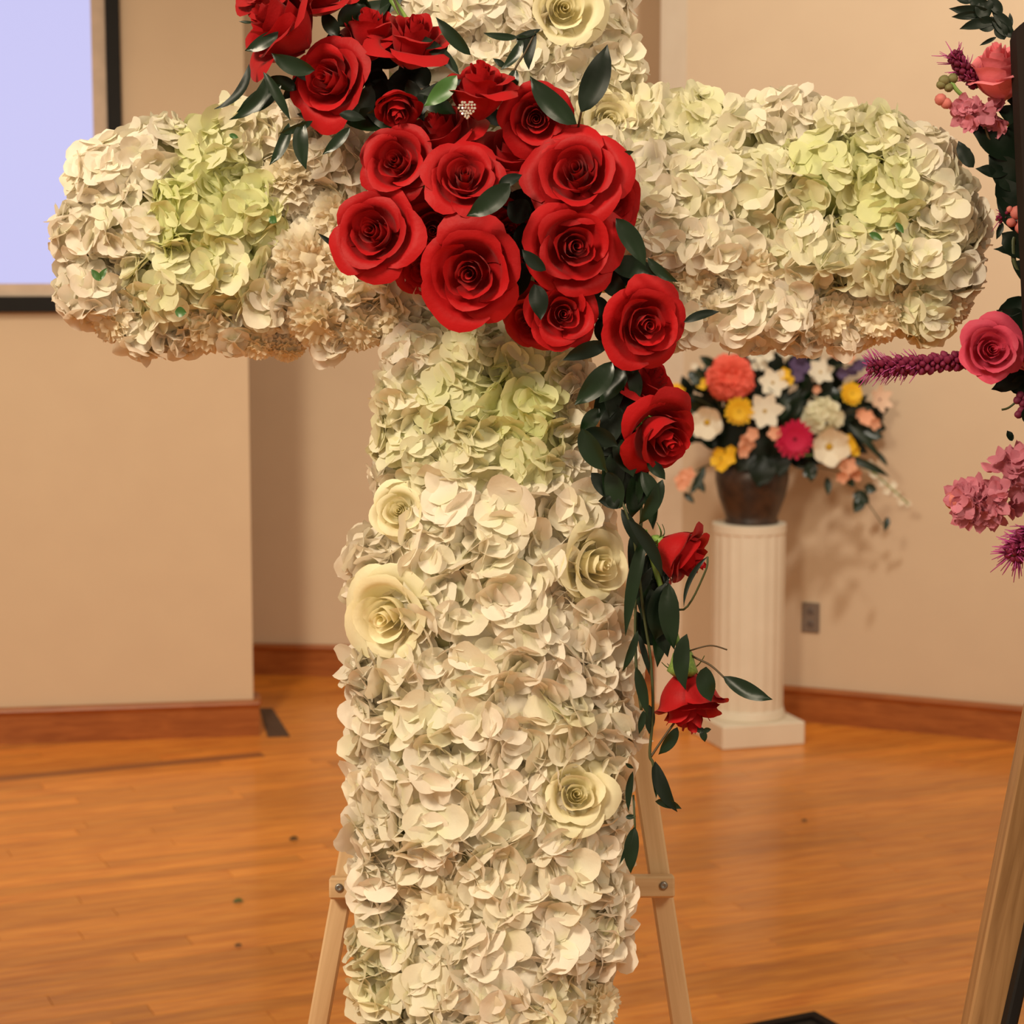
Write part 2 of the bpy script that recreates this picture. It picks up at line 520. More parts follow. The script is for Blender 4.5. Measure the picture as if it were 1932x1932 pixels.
box('border', sx0 + fw, sx1 - fw, -0.018, -0.004, sz0 + fh, sz1 - fh, M_screen_border, scr, 0.0, Ms)
b = box('screen_surface', sx0 + fw + bw, sx1 - fw - bw, -0.0195, -0.0175, sz0 + fh + bh, sz1 - fh - bh, M_screen, scr, 0.0, Ms)
b['label'] = 'lit pale blue screen'

# wall outlet
qo = on_wall(wr.matrix_basis, 1530, 1165)
Lo = wr.matrix_basis @ Vector((qo.x, 0, qo.z))
out_ = thing('wall_outlet', 'small grey electrical outlet on the beige wall above the baseboard', 'outlet', Lo)
Mo = off(out_) @ wr.matrix_basis @ Matrix.Translation((qo.x, 0, qo.z))
hw, hh = 17.5 * mpp(7.6), 29 * mpp(7.6)
box('cover_plate', -hw, hw, -0.007, 0, -hh, hh, M_outlet, out_, 0.002, Mo)
for s in (-1, 1):
    V, F = lathe_vf([(0.0, 0), (0.013, 0), (0.013, 0.0025), (0.011, 0.0035)], 14)
    r_ = link('receptacle', fix_normals(mesh_from('receptacle', V, F, M_outlet2, False)), out_, Mo @ Matrix.Translation((0, -0.006, s * hh * 0.42)) @ Matrix.Rotation(math.pi / 2, 4, 'X'))
    for q in (-1, 1):
        box('slot', q * 0.005 - 0.001, q * 0.005 + 0.001, -0.004, 0.004, 0.0032, 0.0042, M_black, r_)

# thin dark slab as a patch on the floor by the end of the left wall
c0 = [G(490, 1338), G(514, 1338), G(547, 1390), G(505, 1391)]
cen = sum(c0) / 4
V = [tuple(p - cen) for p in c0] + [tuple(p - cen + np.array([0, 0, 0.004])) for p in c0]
pv = link('floor_patch', fix_normals(mesh_from('floor_patch', V, [(0, 1, 2, 3), (4, 5, 6, 7), (0, 1, 5, 4), (1, 2, 6, 5), (2, 3, 7, 6), (3, 0, 4, 7)], M_floor_patch, False)), None, Matrix.Translation(cen))
tag(pv, 'flat dark grey patch on the floor beside the wall end', 'floor plate')

# black floor box at the bottom edge
fb = G(1537, 1908, 0.09)
u1 = G(1412, 1932, 0.09) - fb; u1 /= np.linalg.norm(u1)
u2 = np.array([-u1[1], u1[0], 0]);
if u2[1] > 0: u2 = -u2
bxr = thing('floor_box', 'low black box with a raised rim standing on the wooden floor', 'floor box', (fb + u1 * 0.2 + u2 * 0.15) * np.array([1, 1, 0]))
Mb = Matrix.Identity(4)
for i in range(3): Mb[i][0] = u1[i]; Mb[i][1] = u2[i]; Mb[i][3] = fb[i] * (0 if i == 2 else 1)
box('cabinet', 0, 0.42, 0, 0.32, 0, 0.085, M_black, bxr, 0.006, off(bxr) @ Mb)
box('top_frame', 0, 0.42, 0, 0.025, 0.085, 0.092, M_darkbrown, bxr, 0.002, off(bxr) @ Mb)
box('top_frame', 0, 0.025, 0.025, 0.32, 0.085, 0.092, M_darkbrown, bxr, 0.002, off(bxr) @ Mb)

# ------------------------------------------------------------------ plant parts
def leaf_vf(p0, p1, w, arc=0.0, lift=0.0, roll=0.0, toward=None, fold=0.25, nl=10, serr=0.0, shape=0.85, seed=0):
    """lance leaf from p0 to p1; arc bends it sideways as seen from the front, lift bends it towards the viewer"""
    p0 = np.asarray(p0, float); p1 = np.asarray(p1, float)
    L = np.linalg.norm(p1 - p0); t0 = (p1 - p0) / L
    nrm = -FWD if toward is None else np.asarray(toward, float)
    nrm = nrm - t0 * np.dot(nrm, t0); nrm /= np.linalg.norm(nrm)
    side = np.cross(nrm, t0)
    c = p0 + t0 * L * 0.5 + side * arc * L * 2 * 0.5 + nrm * lift * L
    V = []; F = []
    ws = (-1, -0.55, 0, 0.55, 1)
    r = random.Random(seed)
    for i in range(nl + 1):
        x = i / nl
        p = (1 - x) ** 2 * p0 + 2 * x * (1 - x) * c + x * x * p1
        tg = 2 * (1 - x) * (c - p0) + 2 * x * (p1 - c); tg /= np.linalg.norm(tg)
        b = np.cross(nrm, tg); b /= np.linalg.norm(b)
        n2 = np.cross(tg, b)
        cr, sr = math.cos(roll), math.sin(roll)
        b, n2 = b * cr + n2 * sr, n2 * cr - b * sr
        hw = 0.5 * w * (math.sin(math.pi * min(1, x ** shape)) ** 0.8 if 0 < x < 1 else 0.02)
        if x > 0.8: hw *= 1 - 0.35 * (x - 0.8) / 0.2
        for k in ws:
            ee = serr * w * r.uniform(-1, 1) if abs(k) == 1 and 0 < i < nl else 0
            V.append(p + b * (hw * k + ee) + n2 * (abs(k) * fold * hw) + n2 * 0.03 * w * math.sin(x * 9 + k * 2 + seed))
    n = len(ws)
    F = grid_faces(nl + 1, n)
    return V, F
def add_leaf(root, p0, p1, w, arc=0.0, lift=0.0, roll=0.0, mat=None, toward=None, fold=0.25, serr=0.0, name='leaf', shape=0.85):
    V, F = leaf_vf(p0, p1, w, arc, lift, roll, toward, fold, 10, serr, shape, rng.randint(0, 999))
    c = np.mean(V, axis=0)
    return link(name, mesh_from('leaf', np.array(V) - c, F, mat or M_leaf), root, off(root) @ Matrix.Translation(c))
def add_stem(root, pts, rad, mat=None, name='stem', seg=6, n=6):
    V, F = tube_vf(spline(pts, n), rad, seg)
    c = np.mean(V, axis=0)
    return link(name, mesh_from('stem', np.array(V) - c, F, mat or M_stem), root, off(root) @ Matrix.Translation(c))

def rose_petal(th0, W, R, H, curl, openn, seed, nu=11, nv=9, point=0.05):
    r = random.Random(seed)
    ph = r.uniform(0, 6); wav = r.uniform(0.012, 0.035)
    rl, rr_ = r.uniform(0.0, 0.9), r.uniform(0.0, 0.9)      # how far either side of the rim rolls back
    V = []
    for i in range(nu):
        u = -1 + 2 * i / (nu - 1)
        for j in range(nv):
            v = j / (nv - 1)
            t = v * (1 - 0.26 * abs(u) ** 2.6 + point * max(0, 1 - abs(u) * 2))
            rr = R * (0.16 + 0.84 * (1 - (1 - min(t * 1.5, 1)) ** 2.2))
            z = H * t
            q = max(0.0, (t - 0.58) / 0.42)
            side = max(0.0, abs(u) - 0.25)
            cu = curl * (1 + (rl if u < 0 else rr_) * 1.6 * side)
            rr += cu * R * q * q
            z -= cu * 0.55 * H * q ** 2.5
            a = openn * t
            rr, z = rr * math.cos(a) + z * math.sin(a) * 0.9, z * math.cos(a) - rr * math.sin(a) * 0.35
            rr += 0.06 * R * u + wav * math.sin(u * 5 + ph) * q
            z += wav * 0.8 * math.sin(u * 6 + ph * 2) * q
            wid = W * (0.45 + 0.55 * math.sin(math.pi * min(1, 0.12 + t * 0.55)))
            th = th0 + wid * u
            V.append((rr * math.cos(th), rr * math.sin(th), z))
    return V, grid_faces(nu, nv)
def rose_heart(seed):
    """tightly wound middle"""
    V = []; F = []
    n = 44; m = 5
    for i in range(n):
        s = i / (n - 1)
        th = s * 2 * math.pi * 2.3 + seed
        r0 = 0.02 + 0.155 * s
        for j in range(m):
            v = j / (m - 1)
            z = 0.30 + (0.70 + 0.05 * math.sin(th * 1.3 + seed) - 0.05 * s) * v
            rr = r0 * (0.85 + 0.15 * v) + (0.02 * v ** 3)
            V.append((rr * math.cos(th), rr * math.sin(th), z))
    F = grid_faces(n, m)
    b0 = len(V)
    for (rr, z) in ((0.30, 0.25), (0.16, 0.42), (0.002, 0.55)):
        for k in range(10): V.append((rr * math.cos(k * .6283), rr * math.sin(k * .6283), z))
    for i in range(2):
        for k in range(10): F.append((b0 + i * 10 + k, b0 + i * 10 + (k + 1) % 10, b0 + (i + 1) * 10 + (k + 1) % 10, b0 + (i + 1) * 10 + k))
    return V, F
def make_rose_set(mat, seed, openness=1.0, tall=1.0):
    r = random.Random(seed)
    hv, hf = rose_heart(seed)
    V = list(hv); F = list(hf)
    def addp(th, W, R, H, c, o):
        pv, pf = rose_petal(th, W, R, H, c, o, r.randint(0, 9999), 8, 7)
        b = len(V); V.extend(pv); F.extend([tuple(b + i for i in f) for f in pf])
    a0 = r.uniform(0, 6)
    for k in range(3): addp(a0 + k * 2.09 + r.uniform(-.2, .2), 1.25, 0.23, 1.0, 0.14, 0)
    heart = mesh_from('rose_heart', [(a, b, z * tall) for a, b, z in V], F, mat)
    petals = []
    spec = [(3, 1.22, 0.37, 1.0, 0.20, 0.02), (4, 1.02, 0.55, 0.95, 0.30, 0.10 * openness), (5, 0.92, 0.66, 0.86, 0.46, 0.44 * openness)]
    for n, W, R, H, c, o in spec:
        a0 = r.uniform(0, 6)
        for k in range(n):
            pv, pf = rose_petal(a0 + k * 2 * math.pi / n + r.uniform(-.15, .15), W * r.uniform(.9, 1.12), R * r.uniform(.90, 1.08),
                                H * r.uniform(.92, 1.06), c * r.uniform(.55, 1.35), o * r.uniform(.55, 1.45), r.randint(0, 9999), point=r.uniform(0.0, 0.05))
            petals.append(mesh_from('petal', [(a, b, z * tall) for a, b, z in pv], pf, mat))
    return heart, petals
V, F = lathe_vf([(0.02, -0.30), (0.07, -0.26), (0.13, -0.16), (0.16, -0.04), (0.20, 0.06), (0.12, 0.12)], 12)
calyx_me = mesh_from('calyx', V, F, M_bud)
sepV, sepF = [], []
for k in range(5):
    a = k * 2 * math.pi / 5
    n = 6
    b0 = len(sepV)
    for i in range(n):
        x = i / (n - 1)
        rr = 0.15 + 0.42 * x; z = 0.0 + 0.10 * x - 0.35 * x * x
        hw = 0.075 * (1 - x) + 0.004
        for s in (-1, 0, 1):
            sepV.append((rr * math.cos(a) - s * hw * math.sin(a), rr * math.sin(a) + s * hw * math.cos(a), z - 0.03 * abs(s)))
    sepF += grid_faces(n, 3, b0)
sepal_me = mesh_from('sepals', sepV, sepF, M_leaf_bright)

def place_rose(root, rset, px, py, r_px, d, ax=0, ay=0, az=1, roll=0.0, name='red_rose', calyx=False, label=None, zc=0.5, npetal=None):
    heart, petals = rset
    s = r_px * mpp(d)
    R = frame(imdir(ax, ay, az), roll)
    c = P(px, py, d) - R[:, 2] * s * zc
    M = mat4(R, c, s)
    o = link(name, heart, root, off(root) @ M)
    for pm in (petals if npetal is None else petals[:npetal]):
        link('petal', pm, o)
    if calyx:
        link('calyx', calyx_me, o); link('sepals', sepal_me, o)
    if label: o['label'] = label
    return o

# --- hydrangea florets
def floret_variant(seed):
    r = np.random.default_rng(seed)
    V = []; Q = []
    tone = []
    for k in range(4):
        a = k * math.pi / 2 + r.uniform(-.15, .15)
        wid = r.uniform(0.50, 0.62); cup = r.uniform(-0.05, 0.42); side = r.uniform(-0.15, 0.35); lift = r.uniform(-0.05, 0.08) + (0.06 if k % 2 else 0)
        tw = r.uniform(-0.3, 0.3); ln = r.uniform(0.9, 1.08); ph = r.uniform(0, 6)
        b0 = len(V)
        for i in range(5):
            x = i / 4
            hw = wid * (0.14 + 0.86 * math.sin(math.pi * (0.08 + 0.80 * x) ** 0.85) ** 0.75) if i < 4 else wid * 0.50
            for j in range(5):
                y = -1 + j / 2
                lx = ln * (x - (0.10 * y * y if i == 4 else 0.03 * y * y * x))
                ly = hw * y
                z = lift + cup * lx * lx + side * ly * ly * 1.4 + tw * lx * ly + 0.05 * math.sin(3 * y + 4 * x + ph) * x
                V.append((lx * math.cos(a) - ly * math.sin(a), lx * math.sin(a) + ly * math.cos(a), z))
                tone.append(x)
        Q += grid_faces(5, 5, b0)
    return np.array(V), np.array(Q), np.array(tone)
FLV = [floret_variant(s) for s in range(12)]
WHITE = np.array([0.91, 0.845, 0.735]); GREEN = np.array([0.77, 0.785, 0.43]); CREAM = np.array([0.90, 0.80, 0.61])
def floret_cols(tint, tone):
    base = WHITE * (1 - tint) + GREEN * tint
    eye = base * 0.68 + np.array([0.62, 0.66, 0.26]) * 0.32
    k = np.clip(tone * 2.2, 0, 1)[:, None]
    return eye * (1 - k) + base * k
floret_me = []
for (v, q, t) in FLV:
    row = []
    for tint in (0.0, 0.2, 0.45, 0.7, 1.0):
        row.append(quadmesh('floret', v, q, M_floret, floret_cols(tint, t)))
    floret_me.append(row)
TINTS = (0.0, 0.2, 0.45, 0.7, 1.0)

# --- carnation
def carnation_vf(seed, n=70):
    r = np.random.default_rng(seed)
    V = []; Q = []; tone = []
    for k in range(n):
        f = (k + 0.5) / n
        al = math.radians(3 + 102 * f ** 0.62) + r.uniform(-.10, .10)
        az = k * 2.39996 + r.uniform(-.3, .3)
        ax = np.array([math.sin(al) * math.cos(az), math.sin(al) * math.sin(az), math.cos(al)])
        tng = np.array([-math.sin(az), math.cos(az), 0.0])
        nn = np.cross(ax, tng)
        tw = r.uniform(-0.7, 0.7) * (1.6 if f < .3 else 1)
        b = tng * math.cos(tw) + nn * math.sin(tw); n2 = np.cross(ax, b)
        if np.dot(n2, np.array([ax[0], ax[1], -.3])) > 0: n2 = -n2
        L = (0.78 + 0.24 * f) * r.uniform(.93, 1.06); W = r.uniform(.26, .36) + .12 * f; ph = r.uniform(0, 6); am = r.uniform(.05, .09)
        bend = r.uniform(.16, .42)
        b0 = len(V)
        for i in range(5):
            x = (0.3, 0.55, 0.75, 0.9, 1.0)[i]
            for j in range(9):
                y = -1 + 2 * j / 8
                zig = 0.045 * ((j % 2) * 2 - 1) if i == 4 else 0
                e = max(0, x - .5) * 2
                lx = L * (x + zig - 0.10 * y * y * x - .12 * bend * e * e)
                ly = W * y * (0.25 + 0.75 * x)
                z = am * x * x * math.sin(7 * y + ph) - bend * e * e * .55
                V.append(ax * lx + b * ly + n2 * z); tone.append(x * 0.4 + f * 0.6)
        Q += grid_faces(5, 9, b0)
    # padded middle so that no dark hole shows between the petals
    b0 = len(V)
    cv, cf = lathe_vf([(0.05, -.55), (.42, -.35), (.58, 0), (.46, .38), (.2, .56), (.0, .6)], 12)
    for v in cv: V.append(np.array(v)); tone.append(.3)
    Q += [tuple(b0 + i for i in f) for f in cf if len(f) == 4]
    return np.array(V), np.array(Q), np.array(tone)
CARN = [carnation_vf(s) for s in (1, 2, 3)]
def carn_cols(edge, core, tone):
    k = np.clip((tone - 0.25) * 2, 0, 1)[:, None]
    return np.array(core) * (1 - k) + np.array(edge) * k
carn_me = [quadmesh('carnation', v, q, M_carn, carn_cols((0.93, 0.87, 0.74), (0.93, 0.83, 0.60), t)) for v, q, t in CARN]
carn_coral = quadmesh('carnation', *CARN[0][:2], M_coral)

# ------------------------------------------------------------------ white flower cross
cross = thing('flower_cross', 'large standing cross covered in white and pale green hydrangeas and carnations', 'flower cross', P(925, 2150, 2.03))
oc = off(cross)
AY, AX = 435, 925
def is_arm(px, py): return 190 < py < 690 and (px < 730 or px > 1130)
def surf(px, py):
    """depth and outward direction of the cross's padded front at a pixel"""
    if is_arm(px, py):
        t = max(-0.97, min(0.97, (py - AY) / 240.0))
        c = math.sqrt(1 - t * t)
        nx = 0.0
        if px < 300: nx = -(300 - px) / 160.0
        if px > 1690: nx = (px - 1690) / 150.0
        return 2.0 - 0.055 * c * (1 - 0.25 * min(1, abs(nx))), imdir(nx, -t, max(c, 0.15))
    t = max(-0.97, min(0.97, (px - AX) / 265.0)); c = math.sqrt(1 - t * t)
    return 2.0 - 0.055 * c, imdir(t, 0, max(c, 0.2))
HEADS = [
 # left arm
 (210,335,88,.05),(305,300,90,.15),(395,305,92,.85),(455,262,84,.35),(555,258,82,.0),(640,310,84,.0),(250,310,70,.0),
 (168,450,82,.05),(255,430,98,.15),(375,415,112,1.),(465,410,92,.9),(690,350,80,.0),
 (175,545,80,.0),(325,535,98,.5),(435,515,95,.6),(280,615,66,.0),(500,570,70,.1),(690,520,80,.0),(620,640,50,.0),(340,632,52,.0),(440,625,56,.0),
 (790,520,90,.0),(760,420,90,.0),
 # upper column
 (850,35,95,.0),(955,35,95,.0),(1120,70,78,.05),(1150,130,70,.1),(1040,115,88,.1),(950,125,88,.05),(1105,175,78,.1),(830,130,90,.0),
 (850,-70,95,.0),(960,-80,95,.0),(1070,-85,90,.0),(1140,-20,72,.0),(1150,-120,70,.0),(800,-30,80,.0),(850,-180,95,.0),(960,-190,95,.0),(1070,-190,90,.0),
 (1150,300,90,.1),(1040,300,90,.0),(930,330,90,.0),
 # right arm
 (1240,245,84,.25),(1310,240,80,.45),(1380,270,88,.25),(1490,235,78,.05),(1570,270,84,.3),(1655,280,88,.45),(1730,315,88,.1),(1430,250,70,.1),
 (1235,350,92,.15),(1330,360,100,.25),(1445,365,100,.4),(1555,345,112,.8),(1660,370,106,.75),(1755,390,92,.2),(1800,430,72,.05),
 (1240,440,90,.05),(1340,455,92,.05),(1520,465,100,.35),(1635,480,100,.5),(1735,490,92,.4),(1795,515,70,.0),
 (1290,600,70,.0),(1395,590,76,.05),(1480,585,80,.05),(1735,585,72,.35),(1600,625,52,.0),(1510,630,50,.0),(1430,620,50,.0),
 # lower column
 (795,665,80,.1),(880,670,88,.45),(1000,680,95,.55),(1055,710,68,.05),
 (775,750,78,.35),(870,770,105,.7),(985,770,105,1.),(1050,800,70,.2),(765,830,72,.4),
 (790,870,85,.4),(890,860,95,.5),(1000,860,95,.6),(1075,885,66,.0),
 (855,965,100,.1),(965,965,105,.1),(1075,965,88,.0),(740,900,50,.0),
 (715,1045,64,.0),(815,1055,98,.1),(930,1075,112,.15),(1030,1080,90,.05),
 (850,1165,105,.15),(970,1175,115,.0),(1105,1175,86,.0),(700,1100,50,.0),
 (715,1270,66,.0),(805,1265,98,.1),(915,1265,108,.2),(1025,1265,105,.0),(1125,1275,76,.0),
 (718,1370,68,.1),(815,1360,102,.3),(925,1365,105,.1),(1035,1365,105,.2),(1135,1370,78,.0),
 (720,1470,66,.0),(815,1470,100,.1),(920,1470,105,.05),(1010,1480,80,.0),(1130,1440,66,.0),(1135,1520,60,.0),
 (722,1570,68,.05),(820,1565,100,.05),(930,1570,105,.1),(1040,1570,98,.0),(1120,1590,72,.0),
 (722,1660,66,.05),(800,1640,70,.1),(950,1670,98,.1),(1055,1675,98,.1),(1125,1690,68,.0),
 (720,1770,68,.3),(935,1785,98,.05),(1035,1785,98,.0),(1120,1780,68,.0),(770,1800,60,.2),
 (728,1870,72,.3),(840,1850,94,.1),(945,1885,100,.05),(1030,1890,90,.3),
 (740,1970,70,.2),(840,1960,95,.1),(950,1990,100,.1),(1050,1990,95,.0),(1110,1980,66,.0),
 (750,2070,75,.1),(850,2070,95,.1),(960,2090,100,.1),(1060,2080,90,.0)]
CARNS = [(545,350,72,0),(575,490,84,1),(635,410,62,2),(225,595,66,1),(385,605,72,2),(485,640,46,0),(600,590,78,0),(680,610,62,1),(755,590,66,2),
 (540,650,40,1),(1465,235,58,1),(1300,525,66,0),(1420,505,76,1),(1345,590,56,2),(1560,590,66,0),(1650,590,68,1),(1785,570,54,2),(1690,560,50,0),
 (845,1715,98,0),(1110,1890,72,1),(640,520,60,2),(440,250,50,2),(1080,1470,60,0)]
WROSES = [(755,965,58,-.15,.1,0),(1062,18,82,.1,-.1,1),(1148,228,66,.2,-.05,2),(1120,1065,80,.75,-.05,0),(735,1160,92,-.45,-.25,1),(1085,1500,74,.1,.2,2),
 (1185,410,45,.6,.1,0)]
allc = []
for (px, py, r, ti) in HEADS:
    d, n = surf(px, py); allc.append((P(px, py, d), r * mpp(d)))
for (px, py, r, k) in CARNS:
    d, n = surf(px, py); allc.append((P(px, py, d), r * mpp(d)))
for t_ in WROSES:
    d, n = surf(t_[0], t_[1]); allc.append((P(t_[0], t_[1], d), t_[2] * mpp(d)))
AC = np.array([c for c, r in allc]); AR = np.array([r for c, r in allc])

def red_cover(px, py):
    """where the red roses lie, so that the florets picked as single objects are ones in view"""
    for (cx, cy, r) in ((880,420,250),(700,130,180),(1080,500,150),(1215,610,90),(1010,260,180),(545,60,100),(1190,800,90)):
        if (px - cx) ** 2 + (py - cy) ** 2 < r * r: return True
    return px < 0 or py < 0 or py > 1932
items = []     # (score, head index, M(4x4 np), variant, tint)
for hi, (px, py, r, ti) in enumerate(HEADS):
    d, n = surf(px, py)
    c = P(px, py, d); R0 = (r - 14) * mpp(d)
    big = (not is_arm(px, py)) and py > 900
    fs = (0.0205 if not big else 0.0270) * (1.0 if r > 60 else 0.85)
    cnt = int((36 if not big else 27) * (r / 100.0) ** 2 * 1.35) + 8
    Fm = frame(n)
    for k in range(cnt):
        f = (k + 0.5) / cnt
        cz = 1 - 1.45 * f
        sz = math.sqrt(max(0, 1 - cz * cz)); an = k * 2.39996 + hi
        dl = Fm @ np.array([sz * math.cos(an), sz * math.sin(an), cz])
        dl = dl + nrg.normal(0, 0.16, 3); dl /= np.linalg.norm(dl)
        pos = c + dl * (R0 * nrg.uniform(0.88, 1.04) - fs * 0.25)
        dist = np.linalg.norm(AC - pos, axis=1) / AR
        dist[hi] = 9
        if dist.min() < 0.72: continue
        nn = dl + nrg.normal(0, 0.34, 3); nn /= np.linalg.norm(nn)
        Rm = frame(nn, nrg.uniform(0, 6.28))
        sc = fs * nrg.uniform(0.72, 1.12)
        tt = min(1, max(0, ti + nrg.normal(0, 0.10)))
        var = int(nrg.integers(0, len(FLV)))
        rel = pos - CAM; dd = np.dot(rel, FWD)
        qx = 966 + FPX * np.dot(rel, RT) / dd; qy = 966 - FPX * np.dot(rel, UP) / dd
        facing = max(0, -np.dot(nn, FWD)) * sc
        if red_cover(qx, qy): facing *= 0.05
        fr = np.dot(dl, -FWD)
        items.append([facing * (0.3 + max(0, fr)), hi, Rm, pos, sc, var, tt])
order = sorted(range(len(items)), key=lambda i: -items[i][0])
single = set(order[:300])
byhead = {}
for i, it in enumerate(items): byhead.setdefault(it[1], []).append(i)
V_, F_ = lathe_vf([(0.0, -0.80), (0.45, -0.66), (0.70, -0.38), (0.80, 0), (0.70, 0.38), (0.45, 0.66), (0.0, 0.80)], 12)
coreV = np.array(V_) ; coreF = [f for f in F_ if len(f) == 4]
ntri = 0
for hi, (px, py, r, ti) in enumerate(HEADS):
    d, n = surf(px, py); c = P(px, py, d); R0 = (r - 14) * mpp(d)
    Vs = [coreV * R0 * 0.98]; Qs = [np.array(coreF)]
    ccol = (np.array([0.60, 0.56, 0.33]) * (1 - ti) + np.array([0.42, 0.48, 0.14]) * ti)  # stem-green core, toned so the gaps between florets look shaded
    Cs = [np.tile(ccol, (len(coreV), 1))]; nb = len(coreV)
    ids = byhead.get(hi, [])
    for i in ids:
        if i in single: continue
        _, _, Rm, pos, sc, var, tt = items[i]
        v, q, tn = FLV[var]
        Vs.append((v * sc) @ Rm.T + (pos - c)); Qs.append(q + nb); nb += len(v)
        Cs.append(floret_cols(tt, tn))
    me = quadmesh('hydrangea_head', np.concatenate(Vs), np.concatenate(Qs), M_floret, np.concatenate(Cs))
    ho = link('hydrangea_head', me, cross, oc @ Matrix.Translation(c))
    ho['label'] = 'pale green hydrangea head' if ti > .4 else 'white hydrangea head'
    for i in ids:
        if i in single:
            _, _, Rm, pos, sc, var, tt = items[i]
            k = min(range(5), key=lambda z: abs(TINTS[z] - tt))
            link('floret', floret_me[var][k], ho, mat4(Rm, pos - c, sc))
for (px, py, r, k) in CARNS:
    d, n = surf(px, py)
    o = link('carnation', carn_me[k], cross, oc @ mat4(frame(n + nrg.normal(0, 0.12, 3), nrg.uniform(0, 6)), P(px, py, d), r * mpp(d) * 1.04))
    o['label'] = 'ruffled cream carnation'
ivory = [make_rose_set(M_ivory, 50 + k, 1.25) for k in range(3)]
for (px, py, r, ax, ay, k) in WROSES:
    d, n = surf(px, py)
    place_rose(cross, ivory[k], px, py, r, d - 0.035, ax, ay, 1, k * 1.3, 'ivory_rose', label='open ivory rose')
# foam body inside
def cam_box(name, px0, px1, py0, py1, d0, d1, mat, root, bev=0.01):
    """box aligned with the leaning plane of the cross / easel"""
    dm = (d0 + d1) / 2
    s = mpp(dm)
    V, F = box_vf((px0 - px1) / 2 * s, (px1 - px0) / 2 * s, -(d1 - d0) / 2, (d1 - d0) / 2, -(py1 - py0) / 2 * s, (py1 - py0) / 2 * s, bev)
    M = Matrix.Translation(P((px0 + px1) / 2, (py0 + py1) / 2, dm)) @ Matrix.Rotation(-PITCH, 4, 'X')
    return link(name, fix_normals(mesh_from(name, V, F, mat, False)), root, off(root) @ M)
cam_box('foam_arm', 190, 1790, 330, 550, 1.965, 2.05, M_foam, cross, 0.03)
cam_box('foam_post', 735, 1110, -230, 2110, 1.97, 2.05, M_foam, cross, 0.03)
# small green leaves poking out between the white flowers
for (x0, y0, x1, y1, w) in ((190,530,172,508,14),(185,530,202,505,12),(330,588,352,590,20),(432,254,450,260,10),(508,410,522,420,16),(1640,440,1665,452,14),(1690,420,1705,440,12)):
    d = surf(x0, y0)[0] - 0.052
    add_leaf(cross, P(x0, y0, d), P(x1, y1, d), w * mpp(d), mat=M_leaf_bright)

# ------------------------------------------------------------------ red rose spray on the cross
spray = thing('rose_spray', 'cascading spray of red roses and glossy dark leaves across the white cross', 'rose spray', P(1215, 1640, 1.95))
red = [make_rose_set(M_red, 3 + k, o) for k, o in enumerate((1.0, 0.75, 1.25, 0.5, 1.05, 0.9))]
red += [make_rose_set(M_red, 31, 0.35, 1.55), make_rose_set(M_red, 37, 0.8, 1.35)]
ROSES = [ # px, py, r, d, ax, ay, az, set, roll, calyx
 # lower filling roses, set deeper
 (960,290,72,1.885,.2,.9,.8,0,.3,0),(820,430,72,1.895,-.1,-.3,1,1,1.1,0),(830,250,80,1.875,-.5,.9,.7,2,2.2,0),(1138,385,80,1.872,.45,-.35,1,1,.9,0),
 (960,440,62,1.905,.1,0,1,3,.2,0),(690,85,62,1.90,-.2,.9,.7,1,1.7,0),(1003,602,62,1.88,-.5,-.5,1,2,.4,0),(800,500,60,1.905,-.4,-.4,1,4,.1,0),
 # main front roses
 (750,308,72,1.855,-.22,.10,1,0,.2,0),(876,338,76,1.835,.05,.30,1,3,1.5,0),(708,440,88,1.855,-.28,.05,1,1,2.8,0),(890,514,100,1.835,-.14,-.22,1,4,.7,0),
 (1012,222,66,1.855,-.05,-.28,1,5,.1,0),(1090,330,94,1.84,-.16,.22,1,2,1.9,0),(1080,465,90,1.84,.22,-.12,1,5,2.4,0),(1060,592,68,1.855,.12,-.12,1,0,2.0,0),
 (1216,612,82,1.86,.25,-.18,1,4,.5,0),
 (905,190,72,1.85,.05,.85,.5,6,.8,0),
 # upper left
 (625,152,82,1.86,-.45,.0,.9,5,.4,0),(775,92,76,1.865,.20,.85,.6,7,1.0,0),(545,62,92,1.86,-.75,.45,.5,7,.5,0),(748,192,46,1.86,.1,-.75,.5,6,.4,0),(510,-30,80,1.88,-.6,.5,.6,0,1.5,0),
 (600,-10,80,1.885,-.1,.8,.6,4,1.5,0),(700,75,70,1.885,-.1,.9,.5,7,2.5,0),
 # hanging tail
 (1240,812,74,1.885,.45,-.5,.7,7,.3,1),(1215,735,62,1.915,.5,.6,.4,7,.9,0),(1272,1036,64,1.90,.80,-.45,.30,6,2.1,1),(1297,1302,76,1.90,.15,-.95,.16,6,.6,1)]
for (px, py, r, d, ax, ay, az, k, roll, cx) in ROSES:
    place_rose(spray, red[k], px, py, r, d, ax, ay, az, roll, 'red_rose', bool(cx), npetal=None)

